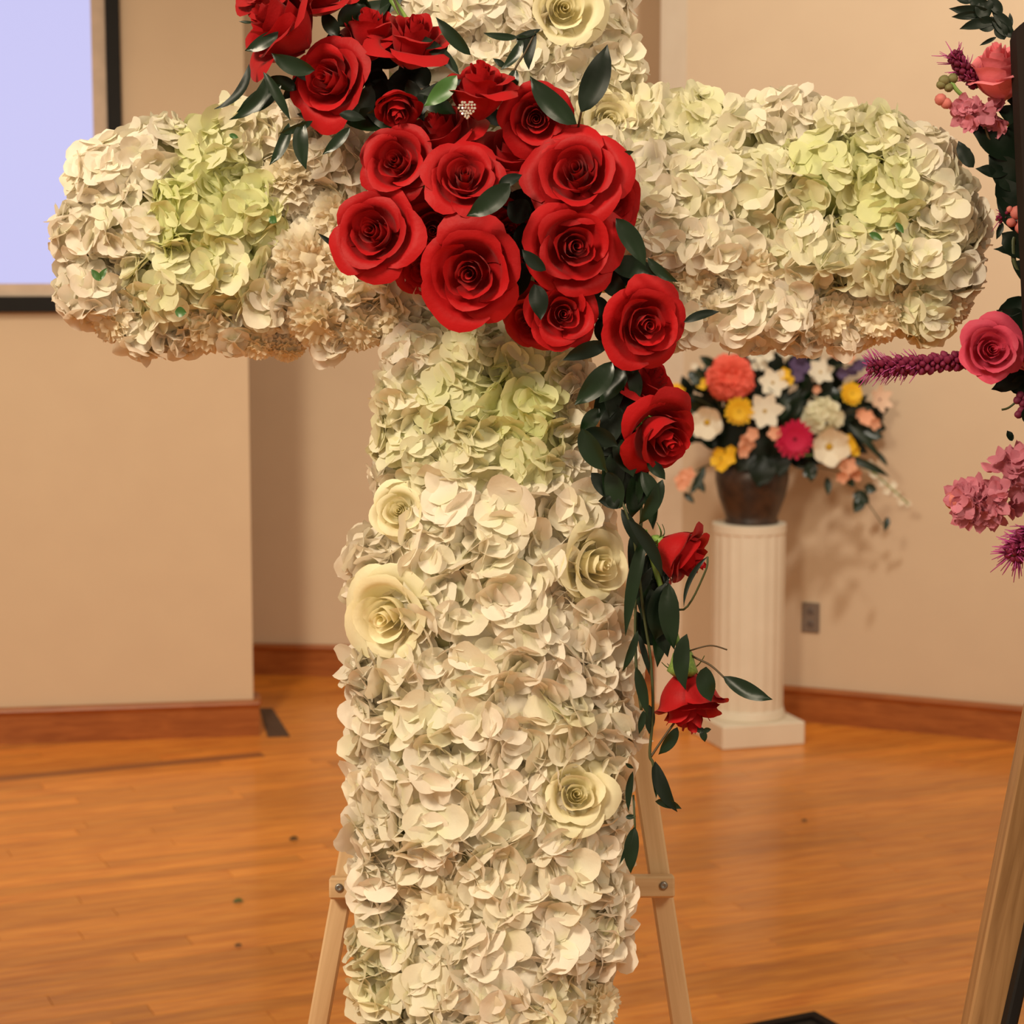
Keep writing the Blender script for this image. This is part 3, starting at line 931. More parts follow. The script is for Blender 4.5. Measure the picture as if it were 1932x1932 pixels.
def L(x0, y0, x1, y1, w, d=1.86, arc=0.0, lift=0.03, roll=0.0, m=None, root=None, d2=None, serr=0.0):
    dd = d if d2 is None else d2
    return add_leaf(root or spray, P(x0, y0, d), P(x1, y1, dd), w * mpp(d), arc, lift, roll, m, serr=serr)
LEAVES = [
 (1096,212,1146,84,52,1.84,-.06),(1088,234,1000,144,44,1.84,.12),(888,104,822,32,26,1.84,.03),(866,140,775,62,26,1.85,-.1),
 (862,142,800,200,36,1.83,.1,'b'),(870,150,790,175,30,1.84,.15),
 (978,70,912,62,15,1.85,.12),(1010,56,998,132,24,1.85,-.15),(985,72,944,132,20,1.85,.2),(975,70,1000,86,22,1.85,0),(1020,55,965,72,14,1.85,.1),(972,130,958,185,24,1.85,.05),(955,128,930,110,12,1.86,.0),
 # left end
 (470,120,404,206,20,1.84,.36),(505,138,432,226,24,1.83,.32),(530,160,446,212,40,1.84,.10),(497,136,548,228,20,1.83,.05),(525,60,462,96,28,1.83,.12),(594,132,512,100,34,1.83,.18),
 (545,232,508,312,24,1.83,.16),(572,228,578,320,30,1.83,-.16),(590,228,526,252,16,1.83,.1),(660,240,608,292,22,1.84,.08),(610,150,540,120,24,1.86,.1),(640,215,690,225,22,1.84,0),
 (480,42,450,40,6,1.86,.1),(560,170,500,150,30,1.87,-.1),(600,130,530,190,30,1.88,0),
 # dark leaves among the upper roses
 (650,230,760,240,50,1.875,.1),(700,160,660,235,40,1.875,.1),(760,240,690,215,40,1.87,-.1),(770,150,800,230,34,1.875,0),(720,150,700,230,40,1.88,.1),(810,160,775,230,30,1.87,.1),
 (640,50,690,10,40,1.88,.1),(660,40,740,0,44,1.89,-.1),(720,30,770,-30,34,1.89,.1),(700,20,650,-30,30,1.89,.1),(640,70,610,20,30,1.88,.1),(830,120,850,60,18,1.87,.1),(790,190,860,215,34,1.87,.1),(640,215,560,215,30,1.885,.1),
 # among the front roses
 (962,346,880,408,44,1.80,.12),(1008,536,1020,604,38,1.80,.05),(940,350,985,330,24,1.82,0),(1000,410,960,380,50,1.87,.1),(985,420,1010,500,60,1.88,0),(1030,510,985,470,26,1.82,.1),(975,560,1000,490,40,1.86,.1),(640,470,600,440,10,1.9,0),
 (1172,292,1196,286,10,1.85,0),
 (1162,412,1218,502,38,1.84,.08),(1222,486,1280,532,20,1.84,-.18),(1290,608,1358,588,18,1.86,.1),(1150,500,1240,520,44,1.87,.1),(1140,540,1200,500,50,1.88,.1),(1130,520,1100,580,40,1.88,0),(1180,560,1130,500,40,1.88,.1),
 (1130,600,1150,660,44,1.88,.1),(1110,560,1150,610,36,1.88,.1),
 # tail
 (1150,650,1062,680,32,1.86,-.08),(1155,682,1084,764,44,1.86,.1),(1180,690,1130,760,40,1.88,.1),(1160,690,1150,790,40,1.89,.05),(1190,690,1200,760,28,1.89,.1),(1160,760,1140,850,46,1.89,.1),
 (1170,700,1120,800,44,1.90,0),(1185,740,1160,840,50,1.90,.1),(1098,808,1146,890,42,1.86,-.12),(1098,818,1166,842,38,1.865,.15),(1130,770,1095,820,30,1.88,0),(1180,860,1200,960,50,1.90,.05),(1160,850,1150,950,44,1.90,.05),
 (1215,880,1190,980,44,1.90,-.05),(1220,870,1255,905,24,1.89,.1),(1150,930,1165,960,34,1.88,.0),(1210,890,1240,960,30,1.89,.1),(1250,905,1205,990,30,1.89,.08),(1160,830,1195,900,44,1.89,.1),(1145,890,1170,960,36,1.88,.1),
 (1185,980,1250,1090,26,1.87,.15),(1172,960,1210,1040,24,1.88,.05),(1190,1010,1195,1110,24,1.89,.05),(1220,1000,1180,1200,26,1.88,-.06),(1210,1080,1225,1190,34,1.90,.02),(1230,1070,1180,1140,22,1.89,.1),
 (1255,1100,1236,1208,62,1.885,.04),(1262,1100,1272,1225,42,1.88,-.1),(1226,1110,1260,1240,46,1.89,.02),(1252,1130,1240,1260,32,1.895,.0),(1335,1050,1290,1146,10,1.88,-.22),(1296,1196,1294,1302,32,1.87,-.2),
 (1332,1258,1342,1324,38,1.86,-.12),(1364,1276,1458,1320,32,1.86,-.1),(1203,1190,1174,1268,16,1.88,.05),(1204,1195,1226,1275,12,1.89,.03),(1200,1258,1222,1352,22,1.88,.03),(1215,1340,1206,1385,14,1.88,0),(1225,1330,1225,1385,22,1.89,.0),
 (1278,1372,1242,1424,24,1.89,.1),(1330,1378,1312,1378,12,1.89,0),(1322,1376,1330,1400,14,1.89,.1),(1326,1380,1342,1376,10,1.89,.1),
 (1236,1436,1278,1532,28,1.89,-.16),(1232,1440,1238,1506,14,1.89,.06),(1236,1512,1286,1526,18,1.89,.12),(1194,1455,1186,1532,14,1.89,-.1),(1180,1440,1196,1450,8,1.89,0),(1180,1542,1200,1540,10,1.89,0),
 (1198,1560,1190,1648,28,1.89,-.08),(1196,1560,1168,1632,10,1.89,.05),(1220,905,1232,1000,26,1.9,.05)]
for t_ in LEAVES:
    x0, y0, x1, y1, w, d, arc = t_[:7]
    m = M_leaf_bright if len(t_) > 7 else (M_leaf if rng.random() < 0.72 else M_leaf2)
    L(x0, y0, x1, y1, w, d, arc, rng.uniform(-.02, .12), rng.uniform(-.35, .35), m)
# hidden filling leaves between roses
for k in range(92):
    a = rng.uniform(0, 6.28); rr = math.sqrt(rng.random())
    if k < 26: cx, cy = 910 + math.cos(a) * rr * 210, 400 + math.sin(a) * rr * 180
    elif k < 38: cx, cy = 690 + math.cos(a) * rr * 130, 120 + math.sin(a) * rr * 90
    elif k < 58: cx, cy = 1168 + math.cos(a) * rr * 42, 790 + math.sin(a) * rr * 165
    elif k >= 70: cx, cy = 700 + math.cos(a) * rr * 90, 125 + math.sin(a) * rr * 80
    else: cx, cy = 1235 + math.cos(a) * rr * 25, 1150 + math.sin(a) * rr * 90
    b = rng.uniform(0, 6.28); ln = rng.uniform(50, 80)
    L(cx - math.cos(b) * ln / 2, cy - math.sin(b) * ln / 2, cx + math.cos(b) * ln / 2, cy + math.sin(b) * ln / 2, rng.uniform(30, 44), 1.905, rng.uniform(-.1, .1), .05, 0, M_leaf2)
def stem_px(pts, r, mat=None, root=None, name='stem'):
    return add_stem(root or spray, [P(x, y, d) for x, y, d in pts], r, mat, name)
stem_px([(1090,260,1.87),(1092,235,1.85),(1097,210,1.84)], .0011, M_stem_brown)
stem_px([(1140,880,1.90),(1175,950,1.88),(1195,1010,1.88),(1205,1080,1.885),(1215,1160,1.89),(1228,1250,1.89),(1232,1340,1.89),(1226,1420,1.89),(1232,1440,1.89),(1240,1480,1.89)], .0014, M_stem)
stem_px([(1228,1428,1.89),(1250,1395,1.89),(1275,1360,1.89)], .0011, M_stem_brown)
stem_px([(1205,870,1.90),(1210,980,1.90),(1200,1100,1.90),(1200,1250,1.895),(1210,1340,1.89)], .0014, M_stem)
stem_px([(1245,1120,1.895),(1290,1150,1.89),(1330,1080,1.88),(1335,1050,1.88)], .001, M_stem)
stem_px([(1280,1220,1.89),(1310,1240,1.88),(1340,1255,1.87),(1366,1278,1.86)], .0010, M_stem_brown)
stem_px([(1300,1228,1.88),(1340,1218,1.88),(1372,1226,1.88)], .0007, M_stem_brown)
stem_px([(1195,1500,1.895),(1197,1540,1.89),(1198,1562,1.89)], .001, M_stem)
stem_px([(1215,1000,1.90),(1245,1100,1.90),(1275,1200,1.90),(1288,1240,1.90)], .0028, M_bud)
stem_px([(740,0,1.89),(770,45,1.88)], .0035, M_bud)
stem_px([(735,-20,1.89),(752,20,1.875),(765,45,1.87)], .0010, M_stem_brown)
stem_px([(1010,60,1.85),(990,100,1.85),(972,130,1.85),(962,170,1.86)], .0010, M_stem_brown)
cx_ = link('rose_calyx', calyx_me, spray, off(spray) @ mat4(frame(imdir(-.05, -1, .15)), P(1288, 1258, 1.885), 150 * mpp(1.885)))
# heart pin of small crystals stuck in a rose
hv = []; hf = []
hp = P(881, 205, 1.805)
hR = frame(imdir(0, .15, 1))
V0, F0 = lathe_vf([(0.0, -0.5), (0.9, -0.2), (1.0, 0.15), (0.55, 0.6)], 6)
for j, (row, xs) in enumerate((( 12, (-9, -4, 5, 10)), (7, (-14, -8, -2, 3, 9, 15)), (1, (-15, -9, -3, 3, 9, 15)), (-5, (-12, -6, 0, 6, 12)), (-10, (-8, -3, 3, 8)), (-15, (-3, 3)), (-19, (0,)))):
    for x in xs:
        c = hp + hR @ np.array([x + rng.uniform(-.6, .6), row * 1.0 + rng.uniform(-.6, .6), 0]) * mpp(1.795)
        R2 = frame(hR @ np.array([rng.uniform(-.5, .5), rng.uniform(-.5, .5), 1]))
        b0 = len(hv); s = 3.0 * mpp(1.795)
        hv += [c + R2 @ (np.array(v) * s) for v in V0]; hf += [tuple(b0 + i for i in f) for f in F0]
c = np.mean(hv, axis=0)
o = link('heart_pin', mesh_from('heart_pin', np.array(hv) - c, hf, M_gem, False), spray, off(spray) @ Matrix.Translation(c))
o['label'] = 'small heart of sparkling crystals'
V, F = tube_vf([hp + hR @ np.array([0, 0, -0.001]), hp + hR @ np.array([0, 0, -0.05])], 0.0006, 5)
link('pin', mesh_from('pin', np.array(V) - c, F, M_metal), o)

# ------------------------------------------------------------------ wooden easel behind the cross
def beam(name, p0, p1, w, t, mat, root, facing=None, bev=0.002):
    """square timber from p0 to p1; w across as seen, t in depth"""
    p0 = np.asarray(p0, float); p1 = np.asarray(p1, float)
    z = p1 - p0; Ln = np.linalg.norm(z); z /= Ln
    f = -FWD if facing is None else np.asarray(facing, float)
    y = -(f - z * np.dot(f, z)); y /= np.linalg.norm(y)
    x = np.cross(y, z)
    V, F = box_vf(-w / 2, w / 2, -t / 2, t / 2, 0, Ln, bev)
    M = Matrix.Identity(4)
    for i in range(3): M[i][0] = x[i]; M[i][1] = y[i]; M[i][2] = z[i]; M[i][3] = p0[i]
    return link(name, fix_normals(mesh_from(name, V, F, mat, False)), root, off(root) @ M)
easel = thing('wooden_easel', 'plain pale pine easel holding up the white flower cross', 'easel', (0, 2.2, 0))
ED = 2.115
s = mpp(ED)
def floor_py(px, d):
    yy = -((CAMH - d * math.sin(PITCH)) / math.cos(PITCH))
    return 966 - yy / mpp(d)
fy = floor_py(0, ED)
beam('leg', P(643 - .181 * (fy - 1700), fy, ED), P(643 + .181 * 1820, -120, ED), 38 * s, 0.02, M_pine, easel)
beam('leg', P(1251 + .152 * (fy - 1700), fy, ED), P(1251 - .152 * 1820, -120, ED), 40 * s, 0.02, M_pine, easel)
beam('crossbar', P(622, 1674, ED - 0.02), P(1272, 1671, ED - 0.02), 40 * s, 0.018, M_pine, easel)
top = P(966, -90, ED + 0.03)
beam('rear_leg', (0.0, 3.0, 0.0), top, 0.024, 0.02, M_pine, easel)
for (px, py) in ((640, 1675), (1252, 1671)):
    c = P(px, py, ED - 0.0295)
    V, F = lathe_vf([(0.0, -0.001), (0.0042, -0.001), (0.0042, 0.001), (0.0028, 0.0022), (0.0012, 0.0012)], 12)
    link('screw', mesh_from('screw', V, F, M_metal), easel, off(easel) @ mat4(frame(-FWD), c))

# ------------------------------------------------------------------ second easel and pink spray on the right
RD = 1.95
oak = thing('oak_easel', 'brown oak easel with a dark upright board beside the cross', 'easel', (0.62, 1.9, 0))
s = mpp(RD); fy2 = floor_py(0, RD)
def legx(py): return 1862 - (py - 1932) * 0.197
beam('leg', P(legx(fy2), fy2, RD), P(legx(300), 300, RD), 84 * s, 0.03, M_oak, oak)
def legx2(py): return 1904 - (py - 1932) * 0.228
beam('leg_edge', P(legx2(2300), 2300, RD - .03), P(legx2(1300), 1300, RD - .03), 22 * s, 0.02, M_black, oak)
beam('brace', P(1990, 2400, RD + .01), P(2030, 1300, RD + .01), 110 * s, 0.03, M_pine, oak)
# dark upright with a rounded top
V = []; ww = 46 * mpp(1.86); hh_ = 1.0
prof = [(-ww, -hh_), (-ww, -0.012)]
for k in range(7):
    a = math.pi - k * math.pi / 6
    prof.append((math.cos(a) * ww, -0.012 + math.sin(a) * 0.016))
prof += [(ww, -hh_)]
n = len(prof)
V = [(x, -0.012, z) for x, z in prof] + [(x, 0.012, z) for x, z in prof]
F = [tuple(range(n)), tuple(range(2 * n - 1, n - 1, -1))] + [(i, (i + 1) % n, n + (i + 1) % n, n + i) for i in range(n)]
tp = P(1956, 44, 1.86)
link('upright_board', fix_normals(mesh_from('upright_board', V, F, M_darkbrown, False)), oak,
     off(oak) @ Matrix.Translation(tp) @ Matrix.Rotation(-PITCH, 4, 'X') @ Matrix.Rotation(-0.045, 4, 'Y'))

pink = thing('pink_flower_spray', 'spray of pink roses and purple spiky blossoms on the oak easel', 'flower spray', P(1990, 700, 1.9))
pset = [make_rose_set(M_pink, 70, .5), make_rose_set(M_hot, 73, .65), make_rose_set(M_pink, 76, .4, 1.45)]
place_rose(pink, pset[2], 1890, 152, 76, 1.90, -.30, .85, .50, .4, 'pink_rose', label='soft pink rose')
place_rose(pink, pset[1], 1868, 660, 64, 1.88, -.02, .0, 1, 1.0, 'pink_rose', label='deep pink rose')
place_rose(pink, pset[0], 1945, 665, 60, 1.91, .4, 0, 1, 2.0, 'pink_rose')
place_rose(pink, pset[1], 1990, 300, 64, 1.93, .1, .2, 1, 2.0, 'pink_rose')
# a piece of florist foam hidden by the leaves, so that everything is held
V, F = lathe_vf([(0.0, -0.30), (0.05, -0.28), (0.06, 0), (0.05, 0.28), (0.0, 0.30)], 14)
link('foam_block', mesh_from('foam_block', V, F, M_leaf2), pink, off(pink) @ Matrix.Translation(P(2085, 600, 1.95)))
def PL(x0, y0, x1, y1, w, arc=0.0, d=1.89, m=None, serr=0.0): return L(x0, y0, x1, y1, w, d, arc, .05, rng.uniform(-.2, .2), m or M_leaf2, pink, serr=serr)
for t_ in ((1868,22,1790,16,22,.06),(1855,28,1795,32,16,.0),(1880,40,1810,55,22,-.08),(1835,0,1805,0,16,.1),(1862,10,1825,-12,30,.1),(1868,30,1845,0,40,.1),(1880,45,1838,42,30,.1),(1888,30,1862,-4,22,-.15),
           (1908,62,1870,20,24,-.08),(1910,70,1870,30,20,.1),(1908,52,1905,24,9,.0),(1880,70,1848,86,8,.0),(1895,75,1880,40,26,.0),(1912,70,1893,48,20,.1)):
    PL(*t_, d=1.90)
for t_ in ((1925,300,1828,222,60,.06),(1837,316,1808,266,28,.1),(1905,322,1840,318,26,.1),(1932,360,1865,292,56,.0),(1940,410,1880,330,54,.1),(1930,380,1885,400,60,.1),(1945,440,1880,370,50,.0),(1940,470,1890,440,50,.1),
           (1892,420,1880,452,12,.0),(1960,490,1874,470,26,-.1),(1955,530,1908,492,34,.0),(1932,560,1878,590,34,.2),(1945,620,1880,585,50,.1),(1935,700,1870,735,36,.1),(1950,720,1900,730,40,.1),(1910,832,1900,812,14,.0),(1950,860,1990,800,40,.1),
           (1945,230,1880,205,40,.0),(1960,250,1890,250,44,.0),(1950,200,1900,190,36,.0),(1935,800,1960,760,40,.1),(1950,560,1985,500,50,.0)):
    PL(*t_, d=1.90, serr=0.03)
def small_flower(seed, np_=5, w=.62, cup=.3):
    r = np.random.default_rng(seed); V = []; Q = []
    for k in range(np_):
        a = k * 2 * math.pi / np_ + r.uniform(-.12, .12); ph = r.uniform(0, 6); b0 = len(V)
        for i in range(5):
            x = i / 4
            hw = w * (0.12 + 0.88 * math.sin(math.pi * (0.08 + 0.78 * x) ** .9) ** .8) if i < 4 else w * .45
            for j in range(4):
                y = -1 + 2 * j / 3
                lx = x * (1 - .1 * y * y); ly = hw * y
                z = cup * lx * lx + .12 * math.sin(4 * y + ph) * x
                V.append((lx * math.cos(a) - ly * math.sin(a), lx * math.sin(a) + ly * math.cos(a), z))
        Q += grid_faces(5, 4, b0)
    return np.array(V), np.array(Q)
stock_me = [quadmesh('stock_blossom', *small_flower(s, 4, .50, .55), M_stock) for s in (1, 2, 3, 4)]
def stock_along(path, width, n, r0, dd):
    """blossoms crowded along a stock stem"""
    pts = spline([np.array([x, y, 0.]) for x, y in path], 8)
    for k in range(n):
        f = (k + rng.random()) / n
        c = pts[min(len(pts) - 1, int(f * len(pts)))]
        a = rng.uniform(0, 6.28); q = math.sqrt(rng.random())
        ox, oy = math.cos(a) * q * width * (.35 + .65 * f), math.sin(a) * q * width * (.35 + .65 * f)
        link('stock_blossom', rng.choice(stock_me), pink, off(pink) @ mat4(frame(imdir(ox / width - .2, -oy / width, 1.15 - q * .7), rng.uniform(0, 6)),
             P(c[0] + ox, c[1] + oy, dd - .014 * (1 - q) + rng.uniform(-.004, .006)), rng.uniform(.8, 1.15) * r0 * mpp(1.9)))
stock_along([(1808,196),(1840,222),(1880,215),(1930,225)], 36, 24, 20, 1.90)
stock_along([(1812,948),(1850,950),(1885,925),(1935,890)], 60, 64, 24, 1.90)
V, F = lathe_vf([(0.05, -1.1), (0.5, -.8), (0.85, -.3), (0.9, .2), (0.6, .75), (0.2, 1.0), (0.0, 1.05)], 10)
bud_g = mesh_from('bud', V, F, plain('bud_green', (0.20, 0.17, 0.06), .6, .3, noise=(0.12, 0.12, 0.05)))
bud_p = mesh_from('bud', V, F, plain('bud_pink', (0.62, 0.16, 0.16), .6, .3, noise=(0.42, 0.14, 0.10)))
bud_d = mesh_from('bud', V, F, plain('bud_plum', (0.16, 0.016, 0.05), .6, .3))
for (px, py, r, me) in ((1782,152,12,bud_g),(1798,148,11,bud_g),(1776,160,10,bud_g),(1790,165,10,bud_g),(1775,188,13,bud_p),(1785,195,12,bud_p),(1798,945,18,bud_p),(1918,402,14,bud_p),(1908,420,10,bud_p),(1928,418,10,bud_p),(1925,430,12,bud_p),(1935,445,12,bud_p),(1905,395,7,bud_p)):
    link('bud', me, pink, off(pink) @ mat4(frame(imdir(rng.uniform(-1, .2), rng.uniform(-.2, .8), .4), 0), P(px, py, 1.895), r * mpp(1.895)))
add_stem(pink, [P(1930, 250, 1.92), P(1850, 205, 1.90), P(1810, 175, 1.895), P(1795, 155, 1.895)], .0022, M_bud)
add_stem(pink, [P(1990, 850, 1.95), P(1900, 920, 1.90), P(1850, 950, 1.90), P(1800, 947, 1.895)], .0022, M_bud)
add_stem(pink, [P(1920, 330, 1.90), P(1870, 270, 1.90), P(1850, 205, 1.89)], .0012, M_stem_brown)
add_stem(pink, [P(1925, 440, 1.90), P(1912, 450, 1.90), P(1915, 500, 1.90), P(1940, 540, 1.90)], .0022, M_stem)
add_stem(pink, [P(1935, 595, 1.90), P(1900, 585, 1.90), P(1875, 597, 1.90)], .0011, M_stem)
add_stem(pink, [P(1932, 745, 1.90), P(1905, 768, 1.90), P(1890, 773, 1.90)], .0010, M_stem)
def spike(p0, p1, rad, dark_from=0.3, nring=20, hair=60, seed=0, matA=None, matB=None):
    """liatris spike from p0 (base) to p1 (tip): bracts along the stalk, threadlike petals near the tip"""
    r = np.random.default_rng(seed)
    p0 = np.asarray(p0, float); p1 = np.asarray(p1, float)
    ax = (p1 - p0); Ln = np.linalg.norm(ax); ax /= Ln
    Fm = frame(ax)
    root_o = None
    V, F = tube_vf([p0, p1], rad * .25, 6)
    c = p0
    so = link('liatris_spike', mesh_from('liatris_spike', np.array(V) - c, F, M_stem), pink, off(pink) @ Matrix.Translation(c))
    so['label'] = 'purple liatris spike'
    bV = []; bF = []
    for k in range(nring):
        f = (k + .5) / nring
        for q in range(5):
            a = q * 2 * math.pi / 5 + k * 0.7
            out = Fm @ np.array([math.cos(a), math.sin(a), .45]); out /= np.linalg.norm(out)
            base = p0 + ax * Ln * f
            R2 = frame(out); b0 = len(bV)
            sc = rad * r.uniform(.75, 1.1) * (1 if f < .9 else .7)
            for z, w in ((0.1, .12), (.45, .34), (.75, .36), (1.0, .16), (1.08, .02)):
                for m in range(5):
                    t = m * 2 * math.pi / 5
                    bV.append(base + R2 @ np.array([w * math.cos(t), w * math.sin(t), z]) * sc - c)
            for i in range(4):
                for m in range(5):
                    bF.append((b0 + i * 5 + m, b0 + i * 5 + (m + 1) % 5, b0 + (i + 1) * 5 + (m + 1) % 5, b0 + (i + 1) * 5 + m))
    link('bracts', mesh_from('bracts', bV, bF, matA or M_plum), so)
    hV = []; hF = []
    for k in range(hair):
        f = dark_from + (1 - dark_from) * r.random() ** .7
        a = r.uniform(0, 6.28)
        out = Fm @ np.array([math.cos(a), math.sin(a), r.uniform(.1, .8)])
        base = p0 + ax * Ln * f + out * rad * .5
        tip = base + out * rad * r.uniform(.7, 1.3)
        tv, tf = tube_vf([base - c, (base + tip) / 2 - c + ax * rad * .1, tip - c + ax * rad * .3], [rad * .07, rad * .06, rad * .03], 3)
        b0 = len(hV); hV += tv; hF += [tuple(b0 + i for i in ff) for ff in tf]
    link('thread_petals', mesh_from('thread_petals', hV, hF, matB or M_magenta), so)
spike(P(1830, 680, 1.90), P(1640, 695, 1.88), 21 * mpp(1.89), .45, 20, 110, 1)
spike(P(1845, 165, 1.90), P(1797, 102, 1.89), 19 * mpp(1.89), .2, 9, 40, 2)
spike(P(1965, 990, 1.90), P(1910, 1048, 1.88), 26 * mpp(1.89), .0, 9, 130, 3)
spike(P(1975, 330, 1.92), P(1885, 415, 1.90), 15 * mpp(1.89), .9, 16, 6, 4)
for (px, py) in ((1925,745),(1920,755),(1930,762),(1928,775),(1922,782),(1935,750),(1938,770),(1940,740)):
    link('bud', bud_d, pink, off(pink) @ mat4(frame(imdir(rng.uniform(-1, .2), rng.uniform(-.5, .5), .5)), P(px, py, 1.90), 9 * mpp(1.9)))

# ------------------------------------------------------------------ pedestal with the flower bowl
pc = G(1408, 1392); pc[2] = 0
ped = thing('pedestal', 'white fluted column pedestal carrying the bowl of mixed flowers', 'pedestal', pc)
pz = 0.775
def px_of(p):
    rel = np.asarray(p) - CAM; dd = np.dot(rel, FWD)
    return 966 + FPX * np.dot(rel, RT) / dd, 966 - FPX * np.dot(rel, UP) / dd, dd
for _ in range(20):
    pz += (px_of((pc[0], pc[1], pz))[1] - 986) * mpp(7.4)
dU = px_of((pc[0], pc[1], pz))[2]
rs = 70 * mpp(dU)
prot = math.radians(-17)
sd = 0.155
Mp = Matrix.Rotation(-prot, 4, 'Z')
box('plinth', -sd, sd, -sd, sd, 0, 0.082, M_ped, ped, 0.004, Mp)
V, F = lathe_vf([(rs * 1.05, 0.082), (rs * 1.06, 0.086), (rs * 1.05, 0.094), (rs * 1.01, 0.108), (rs * 1.0, 0.115)], 40)
link('torus_moulding', mesh_from('torus_moulding', V, F, M_ped), ped)
nfl = 20
V = []; F = []
for z in (0.110, pz - 0.03):
    for k in range(nfl * 6):
        a = 2 * math.pi * k / (nfl * 6)
        ph = (k % 6) / 6
        r_ = rs * (0.985 - 0.022 * math.sin(math.pi * max(0, (ph - .16) / .84)) ** 0.7 if ph > .16 else 0.985)
        V.append((r_ * math.cos(a), r_ * math.sin(a), z))
n = nfl * 6
F = [(k, (k + 1) % n, n + (k + 1) % n, n + k) for k in range(n)] + [tuple(range(n - 1, -1, -1)), tuple(n + k for k in range(n))]
link('shaft', mesh_from('shaft', V, F, M_ped, False), ped)
V, F = lathe_vf([(rs * .98, pz - 0.034), (rs * 1.0, pz - 0.03), (rs * 1.0, pz - 0.002), (rs * .985, pz)], 40)
link('top_slab', mesh_from('top_slab', V, F, M_ped, False), ped)

bowl_base = np.array([pc[0] + 4 * mpp(dU), pc[1], pz])
arr = thing('flower_bowl', 'dark bronze bowl of mixed colourful flowers standing on the white pedestal', 'flower arrangement', bowl_base)
k_ = mpp(dU)
prof = [(0.0, 0), (50 * k_, 0), (52 * k_, 4 * k_), (48 * k_, 9 * k_), (52 * k_, 20 * k_), (63 * k_, 50 * k_), (69 * k_, 80 * k_), (69 * k_, 100 * k_), (62 * k_, 110 * k_), (58 * k_, 106 * k_), (58 * k_, 96 * k_), (0, 92 * k_)]
V, F = lathe_vf(prof, 36)
link('bowl', mesh_from('bowl', V, F[:-2], M_bowl), arr)
oa = off(arr)
DA = dU
def AP(px, py, dz=0.0): return P(px, py, DA + dz)
def place(name, me, px, py, r, ax=0, ay=0, az=1, dz=-0.1, lab=None):
    o = link(name, me, arr, oa @ mat4(frame(imdir(ax, ay, az), rng.uniform(0, 6)), AP(px, py, dz), r * k_))
    if lab: o['label'] = lab
    return o
def daisy_vf(n, layers, w=.16, pointed=False, seed=0, cup=.1):
    r = np.random.default_rng(seed); V = []; Q = []
    for ly in range(layers):
        for k in range(n):
            a = (k + .5 * ly) * 2 * math.pi / n + r.uniform(-.05, .05); Ln = (1 - .22 * ly) * r.uniform(.93, 1.05); b0 = len(V)
            for i in range(5):
                x = i / 4
                hw = w * (0.5 + .5 * math.sin(math.pi * min(1, .15 + x * .6)))
                if pointed: hw = w * math.sin(math.pi * (.1 + .88 * x)) ** .8
                elif i == 4: hw *= .5
                for j in (-1, 0, 1):
                    lx = .1 + .9 * x * Ln; yy = hw * j
                    z = cup * x * x + .10 * ly + .02 * abs(j) + r.uniform(-.01, .01)
                    V.append((lx * math.cos(a) - yy * math.sin(a), lx * math.sin(a) + yy * math.cos(a), z))
            Q += grid_faces(5, 3, b0)
    return np.array(V), np.array(Q)
V, F = lathe_vf([(0.0, 0.0), (.26, .02), (.28, .08), (.2, .15), (0.0, .18)], 14)
ctr_y = mesh_from('flower_centre', V, F, M_ctr); ctr_d = mesh_from('flower_centre', V, F, M_ctr_dark)
me_daisy = quadmesh('yellow_daisy', *daisy_vf(16, 3, .17, False, 1, .15), M_yellow)
me_gerb = quadmesh('crimson_gerbera', *daisy_vf(18, 3, .15, False, 2, .12), M_gerb)
me_lily = quadmesh('white_lily', *daisy_vf(6, 1, .34, True, 3, .25), M_white)
me_cup = quadmesh('white_lisianthus', *small_flower(11, 6, .62, .75), M_white)
me_pe = quadmesh('peach_blossom', *small_flower(12, 5, .5, .4), M_peach)
me_pestar = quadmesh('pale_peach_lily', *daisy_vf(6, 1, .30, True, 5, .3), petal_mat('pale_peach', (0.84, 0.60, 0.45), .25, .6, .05))
me_pur = quadmesh('purple_blossom', *small_flower(13, 5, .55, .2), M_purple)
me_ys = quadmesh('yellow_blossom', *small_flower(14, 5, .5, .3), M_yellow)
me_ws = quadmesh('white_blossom', *small_flower(15, 5, .5, .3), M_white)
place('coral_carnation', carn_coral, 1378, 712, 46, 0, 0, 1, -.17, 'ruffled coral carnation')
for (px, py, r, ax, ay, dz) in ((1394,776,27,0,-.1,-.2),(1606,743,23,.3,.1,-.12),(1274,742,19,-.2,.1,-.15)):
    o = place('yellow_daisy', me_daisy, px, py, r, ax, ay, 1, dz); link('flower_centre', ctr_y, o)
o = place('crimson_gerbera', me_gerb, 1498, 828, 37, .1, -.2, 1, -.2); link('flower_centre', ctr_d, o)
for (px, py, r, ax, ay, dz) in ((1443,776,35,.05,0,-.19),(1458,722,29,0,.1,-.16),(1548,702,27,.2,.3,-.1)):
    o = place('white_lily', me_lily, px, py, r, ax, ay, 1, dz); link('flower_centre', ctr_y, o, Matrix.Scale(.35, 4))
for (px, py, r, ax, ay, dz) in ((1334,797,31,-.15,-.15,-.2),(1564,843,36,.05,-.1,-.18)):
    o = place('white_lisianthus', me_cup, px, py, r, ax, ay, 1, dz); link('flower_centre', ctr_y, o, Matrix.Scale(.7, 4))
o = place('pale_peach_lily', me_pestar, 1660, 754, 28, .5, .1, .9, -.05); link('flower_centre', ctr_d, o, Matrix.Scale(.3, 4))
